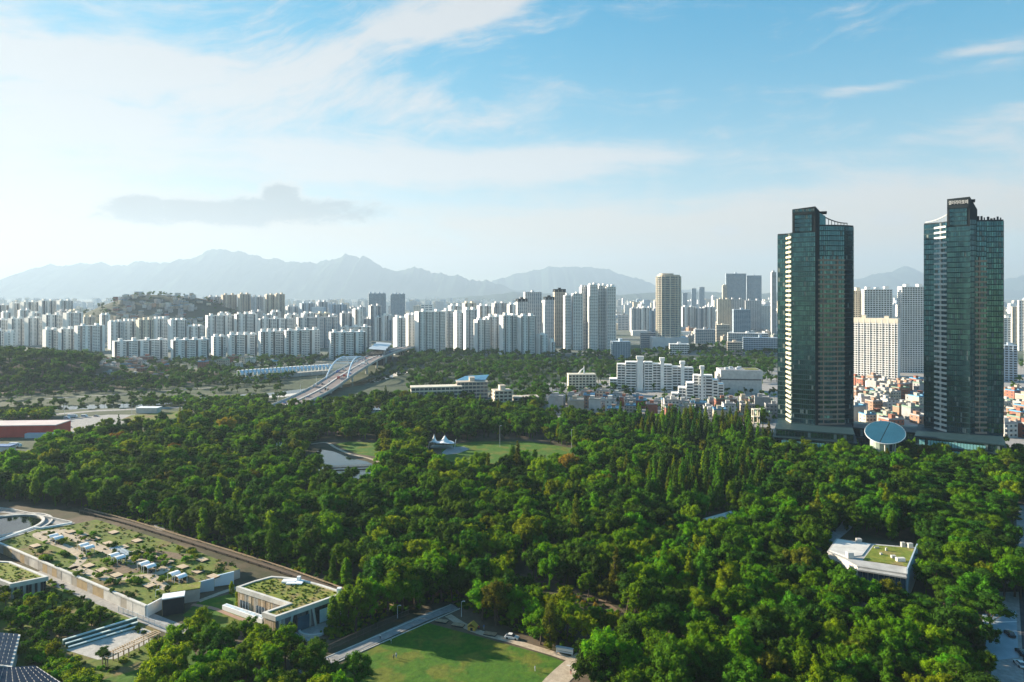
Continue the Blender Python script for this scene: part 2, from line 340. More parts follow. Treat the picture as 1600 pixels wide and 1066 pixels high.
LEAF = {'dark green': leafmat('leaf_dark_green', (0.032, 0.088, 0.007)), 'mid green': leafmat('leaf_mid_green', (0.058, 0.146, 0.006)),
        'bright green': leafmat('leaf_bright_green', (0.092, 0.225, 0.005), 0.5), 'yellow-green': leafmat('leaf_yellow_green', (0.165, 0.245, 0.006), 0.5),
        'olive': leafmat('leaf_olive', (0.100, 0.120, 0.008)), 'golden': leafmat('leaf_golden', (0.26, 0.20, 0.025), 0.4)}
COLS = list(LEAF)

# ------------------------------------------------------------------ tree shapes
def leaves_to_mesh(name, C, Nn, size, mats, extra=None):
    n = len(C); Nn = Nn / np.linalg.norm(Nn, axis=1, keepdims=True)
    t = rng.normal(size=(n, 3)); a = np.cross(Nn, t); a /= np.linalg.norm(a, axis=1, keepdims=True) + 1e-9; b = np.cross(Nn, a)
    s = (size * rng.uniform(0.7, 1.3, n))[:, None]; w = s * 0.62
    V = np.stack([C - a * s * .5, C + b * w * .5 + Nn * s * .08, C + a * s * .5, C - b * w * .5 + Nn * s * .08], 1).reshape(-1, 3)
    Fq = np.arange(4 * n).reshape(-1, 4); mi = np.zeros(n, np.int32)
    vs = V.tolist(); fs = Fq.tolist(); mi = [0] * n
    if extra:
        ev, ef, em = extra; o = len(vs); vs += ev; fs += [tuple(k + o for k in f) for f in ef]; mi += em
    me = bpy.data.meshes.new(name); me.from_pydata(vs, [], fs)
    for m in mats: me.materials.append(m)
    me.polygons.foreach_set('material_index', mi); me.update(); return me
_t = (1 + 5 ** .5) / 2
ICO_V = np.array([(-1, _t, 0), (1, _t, 0), (-1, -_t, 0), (1, -_t, 0), (0, -1, _t), (0, 1, _t), (0, -1, -_t), (0, 1, -_t), (_t, 0, -1), (_t, 0, 1), (-_t, 0, -1), (-_t, 0, 1)]) / (1 + _t * _t) ** .5
ICO_F = [(0, 11, 5), (0, 5, 1), (0, 1, 7), (0, 7, 10), (0, 10, 11), (1, 5, 9), (5, 11, 4), (11, 10, 2), (10, 7, 6), (7, 1, 8), (3, 9, 4), (3, 4, 2), (3, 2, 6), (3, 6, 8), (3, 8, 9), (4, 9, 5), (2, 4, 11), (6, 2, 10), (8, 6, 7), (9, 8, 1)]
def clump_leaves(clumps, per, flat=1.0):
    C = []; N = []; ev = []; ef = []; P = np.array([c[:3] for c in clumps]); Rr = np.array([c[3] for c in clumps])
    for (x, y, z, r) in clumps:
        k = max(12, int(per * r * r)); d = rng.normal(size=(k, 3)); d /= np.linalg.norm(d, axis=1, keepdims=True)
        p = np.array([x, y, z]) + d * np.array([1, 1, flat]) * r * rng.uniform(0.72, 1.08, (k, 1))
        dist = np.linalg.norm((p[:, None] - P[None]) / np.array([1, 1, flat]), axis=2) / Rr[None]
        keep = (dist < 0.68).sum(1) == 0
        C.append(p[keep]); N.append((d * np.array([1, 1, 1 / flat]) + rng.normal(size=(k, 3)) * 0.45 + np.array([0, 0, .25]))[keep])
        o = len(ev); ev += (ICO_V * np.array([1, 1, flat]) * r * 0.74 + np.array([x, y, z])).tolist(); ef += [tuple(q + o for q in f) for f in ICO_F]
    return np.concatenate(C), np.concatenate(N), (ev, ef, [0] * len(ef))
def broad(seed, n=24, rx=4.7, rz=4.3, zc=8.0, per=44, size=.56, fine=True):
    n = int(n * (1.75 if fine else 1))
    r0 = random.Random(seed); cl = []
    for i in range(n):
        for _ in range(20):
            d = Vector((r0.gauss(0, 1), r0.gauss(0, 1), r0.gauss(.25, 1))).normalized(); k = r0.uniform(.5, 1.0) * (1.12 if r0.random() < .15 else 1) if i > 4 else r0.uniform(.1, .5)
            if d.z > -.75: break
        w = 1 + .22 * math.sin(3 * math.atan2(d.y, d.x) + seed)
        cl.append((d.x * rx * k * w, d.y * rx * k * w, zc + d.z * rz * k, r0.uniform(.75, 1.55) if fine else r0.uniform(1.15, 1.95)))
    return clump_leaves(cl, per), size, trunk_mb(zc, .28, [c for c in cl[5:12]], seed)
def conifer(seed, h=17, rad=2.9, per=42, size=.55):
    r0 = random.Random(seed); cl = []
    n = 26
    for i in range(n):
        t = i / (n - 1); z = 2.2 + t * (h - 2.6); rr = rad * (1 - t) ** .75 * .72; a = i * 2.4 + r0.uniform(-.5, .5)
        cl.append((math.cos(a) * rr, math.sin(a) * rr, z, max(.5, (1.45 - .95 * t) * r0.uniform(.85, 1.15))))
        if t < .8: cl.append((-math.cos(a) * rr * .6, -math.sin(a) * rr * .6, z + .4, max(.5, (1.3 - .8 * t))))
    return clump_leaves(cl, per), size, trunk_mb(h * .85, .25, [], seed)
def column_(seed, h=13, rad=1.7, per=40, size=.55):
    r0 = random.Random(seed); cl = []
    for i in range(26):
        t = i / 25; z = 2.0 + t * (h - 3); rr = rad * math.sin(math.pi * min(1, .25 + t * .8)) ** .6 * .8; a = r0.uniform(0, 6.28)
        cl.append((math.cos(a) * rr, math.sin(a) * rr, z, r0.uniform(.9, 1.5)))
    return clump_leaves(cl, per), size, trunk_mb(h * .7, .22, [], seed)
def pine(seed, per=46, size=.5):
    r0 = random.Random(seed); cl = []
    for i in range(22):
        t = r0.random(); z = 5.2 + t * 5.2; rr = (1.05 - .55 * t) * 4.0 * r0.uniform(.25, 1); a = r0.uniform(0, 6.28)
        cl.append((math.cos(a) * rr, math.sin(a) * rr, z, r0.uniform(1.1, 1.8)))
    return clump_leaves(cl, per, .45), size, trunk_mb(9.5, .24, cl[:8], seed, .35)
def shrub_(seed, per=60, size=.42):
    r0 = random.Random(seed); cl = [(r0.gauss(0, .8), r0.gauss(0, .8), r0.uniform(.6, 1.5), r0.uniform(.6, 1.0)) for _ in range(9)]
    return clump_leaves(cl, per, .85), size, trunk_mb(.9, .08, [], seed)
def trunk_mb(h, r, ends, seed, lean=.1):
    b = MB(); r0 = random.Random(seed + 99); lx, ly = r0.uniform(-lean, lean), r0.uniform(-lean, lean)
    top = (lx * h, ly * h, h); b.tube([(0, 0, -.4), (lx * h * .3, ly * h * .3, h * .35), (lx * h * .7, ly * h * .7, h * .7), top], [r * 1.25, r, r * .7, r * .3], 7)
    for e in ends:
        zb = min(h * .6, e[2] * .55); b.tube([(lx * zb, ly * zb, zb), (e[0] * .5, e[1] * .5, (zb + e[2]) * .55), (e[0] * .9, e[1] * .9, e[2])], [r * .5, r * .33, r * .12], 5)
    return b
KINDS = {'broad': [broad(i, n=(22, 30, 26, 34, 18, 28, 24, 32)[i], rx=(4.3, 5.2, 3.7, 5.6, 3.4, 4.8, 4.2, 5.0)[i], rz=(3.8, 3.4, 5.2, 3.9, 4.6, 3.0, 4.4, 4.8)[i], zc=(7.4, 7.0, 8.6, 7.8, 7.6, 6.4, 8.0, 8.4)[i]) for i in range(8)],
         'conifer': [conifer(20 + i, h=15 + 2 * i) for i in range(3)], 'column': [column_(40 + i) for i in range(2)],
         'pine': [pine(60 + i) for i in range(3)], 'shrub': [shrub_(80 + i) for i in range(3)],
         'far': [broad(100 + i, n=13, rx=4.6, rz=3.6, zc=7, per=11, size=1.1, fine=False) for i in range(4)]}
CROWN = {}; TRUNK = {}; FULL = {}
for k, vs in KINDS.items():
    for i, ((C, Nn, ex), size, tb) in enumerate(vs):
        base = leaves_to_mesh(f'{k}_crown', C, Nn, size, [LEAF['mid green']], ex)
        TRUNK[k, i] = tb.mesh(f'{k}_trunk', M_bark)
        fullv = ([tuple(v.co) for v in base.vertices], [tuple(p.vertices) for p in base.polygons])
        for c in COLS:
            if k in ('conifer', 'far', 'shrub') and c == 'golden' and k != 'shrub': continue
            me = base.copy(); me.materials.clear(); me.materials.append(LEAF[c]); CROWN[k, i, c] = me
        # crown and trunk in one mesh for the far wood
        o = len(fullv[0]); vs_ = fullv[0] + tb.v; fs_ = fullv[1] + [tuple(q + o for q in f) for f in tb.f]
        fm = bpy.data.meshes.new('wood_tree'); fm.from_pydata(vs_, [], fs_); fm.materials.append(LEAF['mid green']); fm.materials.append(M_bark)
        fm.polygons.foreach_set('material_index', [0] * len(fullv[1]) + [1] * len(tb.f)); fm.update()
        for c in COLS:
            if (k, i, c) in CROWN:
                f2 = fm.copy(); f2.materials.clear(); f2.materials.append(LEAF[c]); f2.materials.append(M_bark); FULL[k, i, c] = f2
PROTO = bpy.data.collections.new('wood_tree_shapes'); PIDX = {}
for j, key in enumerate(sorted(FULL)):
    o = bpy.data.objects.new(f'wood_tree_{j:03d}', FULL[key]); PROTO.objects.link(o); PIDX[key] = j
def scatter(name, label, pts, cat='woods'):        # pts: (x,y,z,scale,rot,key[,zscale]) -> one 'stuff' object
    me = bpy.data.meshes.new(name); me.from_pydata([p[:3] for p in pts], [], [])
    for an, ty, vals in (('pick', 'INT', [PIDX[p[5]] for p in pts]), ('turn', 'FLOAT', [p[4] for p in pts]), ('size', 'FLOAT', [p[3] for p in pts])):
        a = me.attributes.new(an, ty, 'POINT'); a.data.foreach_set('value', vals)
    o = obj(name, me); o['kind'] = 'stuff'; o['label'] = label; o['category'] = cat
    g = bpy.data.node_groups.new(name + '_scatter', 'GeometryNodeTree')
    g.interface.new_socket('Geometry', in_out='INPUT', socket_type='NodeSocketGeometry'); g.interface.new_socket('Geometry', in_out='OUTPUT', socket_type='NodeSocketGeometry')
    N, L = g.nodes, g.links; gi = N.new('NodeGroupInput'); go = N.new('NodeGroupOutput'); ip = N.new('GeometryNodeInstanceOnPoints')
    ci = N.new('GeometryNodeCollectionInfo'); ci.inputs['Collection'].default_value = PROTO; ci.inputs['Separate Children'].default_value = True; ci.inputs['Reset Children'].default_value = True
    def na(n_, ty):
        x = N.new('GeometryNodeInputNamedAttribute'); x.data_type = ty; x.inputs['Name'].default_value = n_; return x.outputs['Attribute']
    cx = N.new('ShaderNodeCombineXYZ'); L.new(na('turn', 'FLOAT'), cx.inputs[2]); er = N.new('FunctionNodeEulerToRotation'); L.new(cx.outputs[0], er.inputs[0])
    L.new(gi.outputs[0], ip.inputs['Points']); L.new(ci.outputs[0], ip.inputs['Instance']); ip.inputs['Pick Instance'].default_value = True
    L.new(na('pick', 'INT'), ip.inputs['Instance Index']); L.new(er.outputs[0], ip.inputs['Rotation']); L.new(na('size', 'FLOAT'), ip.inputs['Scale'])
    L.new(ip.outputs[0], go.inputs[0]); md = o.modifiers.new('scatter', 'NODES'); md.node_group = g; return o
TREE_NAME = {'broad': 'broadleaf_tree', 'conifer': 'conifer_tree', 'column': 'columnar_tree', 'pine': 'pine_tree', 'shrub': 'shrub'}
TREE_WORD = {'broad': 'round-crowned tree', 'conifer': 'pointed conifer', 'column': 'narrow upright tree', 'pine': 'spreading pine', 'shrub': 'low shrub'}
def tree(kind, c, p, sc, where, rot=None, i=None, group=None):
    i = random.randrange(len(KINDS[kind])) if i is None else i
    e = empty(TREE_NAME[kind], (p[0], p[1], p[2] if len(p) > 2 else 0), random.uniform(0, 6.28) if rot is None else rot, sc)
    obj('crown', CROWN[kind, i, c], e); obj('stem' if kind == 'shrub' else 'trunk', TRUNK[kind, i], e)
    ptop = Vector((p[0], p[1], 8 * sc)); reg(e, f'{c} {TREE_WORD[kind]} {where}', 'shrub' if kind == 'shrub' else 'tree', group or f'trees {where}', proj(ptop)); return e
# ------------------------------------------------------------------ ground, mountains, haze
def P(l, z=0.0): return [G(x, y, z) for x, y in l]
GX, GY0, GY1 = 20500.0, -350.0, 23600.0
sheet('ground', [(-GX, GY0, 0), (GX, GY0, 0), (GX, GY1, 0), (-GX, GY1, 0)], M_plain, -0.12)
def ridge(name, px_pts, D, depth, seed, rough=1.0):
    """A mountain range: a height field with the given crest, spurs running down to both sides."""
    r0 = np.random.default_rng(seed); xs = np.arange(px_pts[0][0], px_pts[-1][0] + 1, 3.0)
    ys = np.interp(xs, [p[0] for p in px_pts], [p[1] for p in px_pts])
    X = (xs - 800) / F * D; H = CAMZ - (ys - HOR) * D / F
    cr = np.convolve(r0.normal(0, 1, len(H) + 8), np.ones(5) / 5, 'valid')[:len(H)]; H = H + (r0.normal(0, 5, len(H)) + cr * 60) * rough * np.clip(H / 350, .15, 1); nv = 15; V = []; Fc = []
    ph = np.cumsum(r0.normal(0, .5, len(xs)))
    for j in range(nv):
        t = (j - nv // 2) / (nv // 2); fall = (1 - abs(t)) ** 1.25
        spur = 1 + .28 * np.sin(ph + j * .5) * abs(t) * (1 - abs(t)) * 3
        for i in range(len(xs)): V.append((X[i] + r0.normal(0, 6), D + t * depth + 60 * math.sin(ph[i]), max(-2, H[i] * fall * spur[i]) if abs(t) < 1 else -2))
    n = len(xs)
    for j in range(nv - 1):
        for i in range(n - 1): Fc.append((j * n + i, j * n + i + 1, (j + 1) * n + i + 1, (j + 1) * n + i))
    me = bpy.data.meshes.new(name); me.from_pydata(V, [], Fc); me.materials.append(M_mount)
    me.polygons.foreach_set('use_smooth', [True] * len(Fc)); me.update(); o = obj(name, me); o['kind'] = 'structure'; return o
ridge('mountain_range', [(-160, 462), (-90, 452), (-40, 445), (0, 437), (15, 431), (30, 425), (60, 418), (90, 415), (125, 412), (165, 414), (200, 413), (225, 410), (262, 411), (285, 406), (300, 402), (320, 394), (333, 389), (350, 393), (375, 396), (400, 400), (430, 406), (470, 410), (500, 407), (515, 405), (530, 401), (540, 396), (552, 399), (562, 404), (567, 399), (575, 404), (585, 412), (600, 420), (630, 425), (645, 419), (670, 425), (700, 430), (740, 435), (765, 440), (800, 450), (850, 464)], 16600, 2400, 3)
ridge('mountain_range', [(690, 462), (740, 446), (790, 431), (830, 422), (880, 418), (920, 415), (950, 420), (980, 430), (1000, 437), (1030, 448), (1070, 453), (1120, 457), (1180, 462)], 20000, 2600, 5)
ridge('mountain_range', [(1240, 462), (1290, 451), (1335, 437), (1365, 430), (1390, 425), (1410, 417), (1425, 421), (1445, 430), (1480, 440), (1530, 446), (1560, 443), (1580, 435), (1600, 431), (1640, 424), (1700, 430), (1780, 452)], 20000, 2600, 6)
ridge('low_hills', [(640, 469), (700, 466), (760, 461), (800, 457), (850, 459), (930, 463), (1000, 459), (1050, 455), (1110, 457), (1160, 460), (1230, 457), (1320, 459), (1400, 462)], 11500, 1100, 8, .5)

# haze: one even box of air round the whole place
hz = MB(); hz.box(-GX - 60, GX + 60, GY0 - 60, GY1 + 60, -3.2, 1380)
hm = bpy.data.materials.new('haze_air'); hm.use_nodes = True; ht = NT(hm.node_tree); ht.N.clear()
ho = ht.n('ShaderNodeOutputMaterial'); pv = ht.n('ShaderNodeVolumePrincipled', Density=0.000080, Anisotropy=0.20); pv.inputs['Color'].default_value = (0.43, 0.555, 0.70, 1)
ht.l(pv.outputs[0], ho.inputs['Volume'])
hobj = hz.build('haze', hm); hobj['kind'] = 'stuff'; hobj['label'] = 'pale blue summer haze lying over the city'; hobj['category'] = 'haze'

# park and river ground
PARK = [(-420, 1500), (-420, 800), (-120, 752), (30, 722), (100, 690), (280, 662), (480, 640), (640, 622), (760, 640), (870, 655), (1200, 668), (1215, 695), (1430, 715), (1600, 715), (2150, 760), (2150, 1500)]
sheet('park_ground', P(PARK), M_floor, -0.06)
sheet('floodplain', P([(-500, 655), (-500, 590), (120, 592), (330, 590), (470, 582), (640, 560), (900, 556), (1215, 556), (1215, 562), (960, 575), (880, 600), (640, 622), (480, 640), (280, 662), (100, 690), (30, 722), (-120, 752)]), M_flood, -0.06)
ribbon('stream', P([(-400, 628), (0, 640), (200, 634), (330, 622), (430, 616), (560, 600), (640, 580), (900, 563), (1215, 559)]), [30, 30, 26, 24, 26, 24, 22, 20, 20], M_water, -0.02)
ribbon('stream', P([(390, 622), (440, 619), (490, 612)]), [10, 16, 10], M_concl, 0.05)
ribbon('riverside_road', P([(-300, 660), (0, 652), (60, 650), (150, 642), (300, 636), (400, 634), (455, 632)]), 9, M_pave, 0.02)
for l in ([(-200, 612), (0, 610), (120, 603), (200, 598)], [(60, 624), (160, 618), (330, 606)]): ribbon('riverside_path', P(l), 4, M_pave, 0.03)
ribbon('park_road', P([(455, 632), (410, 634), (350, 639), (300, 641)]), 12, M_pave, 0.04)
sheet('car_park', P([(84, 678), (98, 655), (170, 648), (262, 648), (215, 663), (150, 672), (110, 680)]), M_pave, -0.02)
sheet('sports_field', P([(186, 657), (205, 649), (285, 642), (280, 652), (225, 660)]), M_grassy, -0.01)
# town ground beside the towers
sheet('town_ground', P([(860, 655), (850, 600), (1215, 575), (1900, 560), (2400, 760), (1600, 715), (1430, 715), (1215, 695), (1200, 668)]), M_pave, -0.03)

# meadow, pond and event lawn in the wood
pond_pts = [(486, 712), (500, 702), (522, 706), (548, 716), (572, 721), (588, 728), (592, 744), (562, 753), (524, 752), (498, 736)]
bank = [(470, 722), (488, 695), (515, 688), (560, 700), (600, 708), (606, 760), (520, 760), (486, 745)]
sheet('pond_bank', P(bank), M_floor, -0.02); track_ = ribbon('pond_path', spline(P([(486, 694), (510, 692), (525, 700), (548, 710), (575, 716), (592, 722)]), 5), 2.2, M_sand, .03)
sheet('pond', P(pond_pts), M_water, 0.02)
sheet('meadow', P([(524, 694), (545, 690), (590, 692), (592, 714), (560, 710), (540, 702)]), M_grass, 0.01)
sheet('event_lawn', P([(690, 728), (690, 697), (740, 690), (830, 690), (892, 700), (895, 722), (860, 730), (760, 736)]), M_grass, -0.02)
sheet('event_plaza', P([(690, 708), (700, 699), (725, 698), (734, 702), (715, 709), (695, 711)]), M_pave, 0.03)
sheet('sunlit_lawn', P([(806, 722), (810, 708), (840, 707), (884, 711), (880, 724)]), M_grass, 0.03)
sheet('clearing', P([(700, 898), (725, 880), (800, 895), (880, 912), (950, 940), (985, 975), (930, 978), (880, 952), (800, 922)]), M_floor, -0.03)
def track(l, w, m=M_sand, z=0.02, name='woodland_path'): return ribbon(name, spline(P(l), 5), w, m, z)
track([(640, 862), (700, 880), (760, 893), (850, 905), (930, 935), (975, 968), (940, 1000), (905, 1030)], 2.0, M_soil)
track([(1000, 850), (1080, 820), (1130, 805), (1190, 795), (1330, 800), (1420, 800)], 4.0, M_pave)
track([(1290, 850), (1320, 825), (1345, 800), (1450, 770), (1500, 745), (1510, 725)], 5.0, M_pave)
track([(130, 770), (170, 765), (200, 775), (240, 800), (250, 830)], 4.0, M_pave)
track([(1480, 850), (1540, 905), (1590, 905)], 4.0, M_pave)
# street along the park's edge
sheet('street', P([(1556, 925), (1640, 925), (1700, 1120), (1545, 1120)]), M_pave, -0.01); sheet('street', P([(1592, 925), (1640, 925), (1700, 1120), (1604, 1120)]), M_asph, 0.005)
sheet('street', P([(1588, 790), (1640, 790), (1640, 880), (1590, 880)]), M_pave, 0.0)
sheet('forecourt', P([(1535, 960), (1588, 955), (1592, 1028), (1540, 1034)]), mat('pale_blue_paving', (0.36, 0.44, 0.50), (0.30, 0.38, 0.44), 0.3, 0.8), 0.02)
for y in (962, 974):
    b = MB(); p0, p1 = G(1542, y), G(1590, y - 2); b.quad((p0.x, p0.y, .03), (p1.x, p1.y, .03), (p1.x, p1.y + .5, .03), (p0.x, p0.y + .5, .03)); o = b.build('road_marking', M_tarp); o['kind'] = 'structure'

# front lawn, paths
lawn = P([(666, 973), (760, 998), (850, 1023), (890, 1037), (872, 1052), (835, 1085), (760, 1180), (420, 1180), (520, 1045), (560, 1024)])
sheet('lawn', lawn, M_grass, 0.0)
LP = P([(470, 1052), (510, 1033), (560, 1012), (610, 989), (660, 967), (690, 955), (712, 948)])
ribbon('lawn_path', LP, 4.4, M_pave, 0.02)
for s in (-1, 1):
    b = MB(); d = (LP[-1] - LP[0]).normalized(); n_ = Vector((-d.y, d.x, 0)) * s * 2.3
    for k in range(40):
        a, c = LP[0].lerp(LP[-1], k / 40), LP[0].lerp(LP[-1], (k + .94) / 40)
        b.bar(a + n_ + Vector((0, 0, .05)), c + n_ + Vector((0, 0, .05)), .3, .2)
    o = b.build('kerb', M_concl); o['kind'] = 'structure'
SP = spline(P([(700, 962), (740, 985), (800, 1002), (860, 1020), (900, 1030), (935, 1012)]), 5)
ribbon('sand_path', SP, 2.6, M_sand, 0.03)
ribbon('sand_path', spline(P([(915, 1026), (890, 1045), (860, 1075), (820, 1130)]), 4), 6.5, M_sand, 0.05)
b = MB(); p0, p1 = G(886, 1040), G(908, 1046); b.bar(p0 + Vector((0, 0, .08)), p1 + Vector((0, 0, .08)), .5, .1); o = b.build('kerb', M_concl); o['kind'] = 'structure'
# ------------------------------------------------------------------ the twin glass towers
GL = [mat('tower_glass_dark', (0.038, 0.110, 0.142), (0.032, 0.094, 0.124), .15, .12, metal=.8, spec=.5), mat('tower_glass_teal', (0.050, 0.148, 0.184), (0.043, 0.128, 0.162), .15, .12, metal=.8, spec=.5), mat('tower_glass_green', (0.070, 0.200, 0.228), (0.060, 0.175, 0.202), .15, .14, metal=.8, spec=.5),
      mat('window_blind', (0.15, 0.20, 0.20), (0.11, 0.15, 0.15), 0.5, 0.5), M_dark]
M_mull = mat('bronze_mullion', (0.022, 0.045, 0.048), (0.016, 0.035, 0.038), 0.5, 0.4)
M_span = mat('dark_spandrel', (0.022, 0.055, 0.065), (0.017, 0.044, 0.053), 0.3, 0.6, spec=0.2)
M_balc = mat('cream_balcony', (0.72, 0.66, 0.46), (0.60, 0.55, 0.40), 0.3, 0.7)
M_balb = mat('brown_balcony', (0.34, 0.25, 0.20), (0.28, 0.21, 0.17), 0.3, 0.7)
M_balg = mat('grey_balcony', (0.50, 0.54, 0.54), (0.42, 0.46, 0.46), 0.3, 0.6)
def V2(p): return Vector((p[0], p[1], 0))
def curtain(e, p0, p1, z0, z1, fh=3.4, pw=1.7, seed=0, blind=.05, green=.3):
    """A glazed face: single panes with their own tint behind mullions and spandrels."""
    r0 = random.Random(seed); p0, p1 = V2(p0), V2(p1); d = p1 - p0; Ln = d.length; d.normalize(); n = Vector((d.y, -d.x, 0))
    g = MB(); f = MB(); nx = max(1, round(Ln / pw)); nz = max(1, round((z1 - z0) / fh)); w = Ln / nx; h = (z1 - z0) / nz
    for k in range(nz):
        tone = r0.random() ** .6
        for i in range(nx):
            a = p0 + d * (i * w) + n * .06; c = p0 + d * ((i + 1) * w) + n * .06; za, zb = z0 + k * h + .62, z0 + (k + 1) * h
            t = r0.random(); m = 3 if t < blind else (2 if t < blind + green * tone else (1 if t < .62 else 0))
            ti = r0.gauss(0, .012)
            g.quad((a.x, a.y, za), (c.x, c.y, za), (c.x + n.x * ti, c.y + n.y * ti, zb), (a.x + n.x * ti, a.y + n.y * ti, zb), m)
        a = p0 + n * .10 + Vector((0, 0, z0 + k * h + .31)); f.bar(a, a + d * Ln, .24, .62, 1)
    for i in range(nx + 1):
        a = p0 + d * (i * w) + n * .14; f.bar(a + Vector((0, 0, z0)), a + Vector((0, 0, z1)), .12, .2, 0)
    go = g.build('glass_pane_field', GL, e); go['kind'] = 'stuff'; fo = f.build('mullion_grid', [M_mull, M_span], e); fo['kind'] = 'stuff'
def balconies(e, pts, z0, z1, m, fh=3.4, proud=1.1, hh=1.15, seed=0, fade=None):
    """Balcony bands: each floor's band is a part of its own, glass behind."""
    b = MB(); P_ = [V2(p) for p in pts]
    for a, c in zip(P_[:-1], P_[1:]):
        d = (c - a).normalized(); n = Vector((d.y, -d.x, 0)); b.prism([a - n * .1, c - n * .1, c + n * proud, a + n * proud], 0, hh)
    me = b.mesh('balcony', m); nz = round((z1 - z0) / fh); h = (z1 - z0) / nz
    for k in range(nz): obj('balcony', me, e, (0, 0, z0 + k * h))
    for i, (a, c) in enumerate(zip(P_[:-1], P_[1:])): curtain(e, a, c, z0, z1, fh, 2.2, seed + i, .08, .2)
    # dividing fins
    f = MB()
    for a, c in zip(P_[:-1], P_[1:]):
        d = (c - a).normalized(); n = Vector((d.y, -d.x, 0)); q = a.lerp(c, .5) + n * proud * .5
        f.bar(q + Vector((0, 0, z0)), q + Vector((0, 0, z1)), .5, proud * .9)
    f.build('fin', m, e)
def crown_screen(e, a, c, za, zc, zb, n=7, sag=.8, m=M_mull):
    b = MB(); a, c = V2(a), V2(c); pts = []
    for k in range(n + 1):
        t = k / n; z = zc + (za - zc) * (1 - t) ** 2.0 * 1.0 + 0; q = a.lerp(c, t); pts.append(q + Vector((0, 0, z)))
        b.bar(q + Vector((0, 0, zb)), q + Vector((0, 0, z)), .45)
    for p_, q_ in zip(pts[:-1], pts[1:]): b.bar(p_, q_, .7, .6)
    b.build('crown_screen', m, e)
def tower_left():
    D = 480.0; e = empty('glass_tower', at(1274, D), -math.atan((1274 - 800) / F)); e.scale = (.93, 1, 1)
    zl, zc, zr = zof(362, D), zof(324, D), zof(352, D)
    c = MB(); c.prism([(-27, 10), (-20, 8), (-12, 9), (-12, 26), (-27, 24)], 0, zl); c.build('wing', M_dark, e)
    c = MB(); c.prism([(-20, 8), (-16, -3.9), (-9, 6), (-9, 22)], 0, zl - .3); c.build('side_bay', M_dark, e)
    c = MB(); c.prism([(-16, -4), (0, -6), (3, -2.4), (3, 24), (-14, 24)], 0, [zc - 1.2, zc, zc - 3, zc - 3, zc - 4]); c.build('core', M_dark, e)
    c = MB(); c.prism([(1, -3), (10, 0), (20, 6), (26.5, 14), (26.5, 28), (2.5, 28)], 0, zr); c.build('wing', M_dark, e)
    c = MB(); c.prism([(2.8, -1), (7, 1.5), (7, 16), (2.8, 16)], zr - .2, [zof(333, D), zof(338, D), zof(338, D), zof(333, D)], 0); c.build('plant_room', GL[1], e)
    c = MB(); c.box(2.4, 8, 0, 12, zof(333, D) + .1, zof(333, D) + 1.0); c.build('roof_plate', M_dark, e)
    z0 = 17
    curtain(e, (-27, 10), (-20, 8), z0, zl - 1, seed=1); balconies(e, [(-20, 8), (-16, -4)], z0, zl - 1, M_balc, seed=3, proud=1.1, hh=1.5)
    curtain(e, (-16, -4), (0, -6), z0, zc - 18, pw=1.35, seed=5, blind=.03); curtain(e, (-14.2, -4.23), (-2.4, -5.7), zc - 17.4, zc - 5.6, 3.0, 1.4, 6, .10)
    b = MB()
    for (x0, x1, z_0, z_1) in ((-15.8, -14.4, zc - 17.8, zc - 5), (-15.8, -1.9, zc - 5.4, zc - 3.9)):
        b.prism([(x0, -4.1 - (x0 + 16) / 8), (x1, -4.1 - (x1 + 16) / 8), (x1, -4.9 - (x1 + 16) / 8), (x0, -4.9 - (x0 + 16) / 8)], z_0, z_1)
    b.build('crown_frame', M_dark, e)
    curtain(e, (-15.4, -4.075), (-.6, -5.925), zc - 3.6, zc - 1.6, 2, 1.2, 8, .35)
    curtain(e, (1, -3), (10, 0), zr - 22, zr - 1, seed=11, green=.1); curtain(e, (10, 0), (20, 6), zr - 22, zr - 1, seed=12, green=.1)
    balconies(e, [(1, -3), (10, 0), (20, 6)], z0, zr - 22, M_balb, seed=20, proud=.9, hh=1.15)
    curtain(e, (20, 6), (26.5, 14), z0, zr - 1, seed=15, green=.1); curtain(e, (26.5, 14), (26.5, 28), z0, zr - 1, seed=16)
    crown_screen(e, (7, 2), (22, 9), zof(340, D), zof(349, D), zr)
    return e
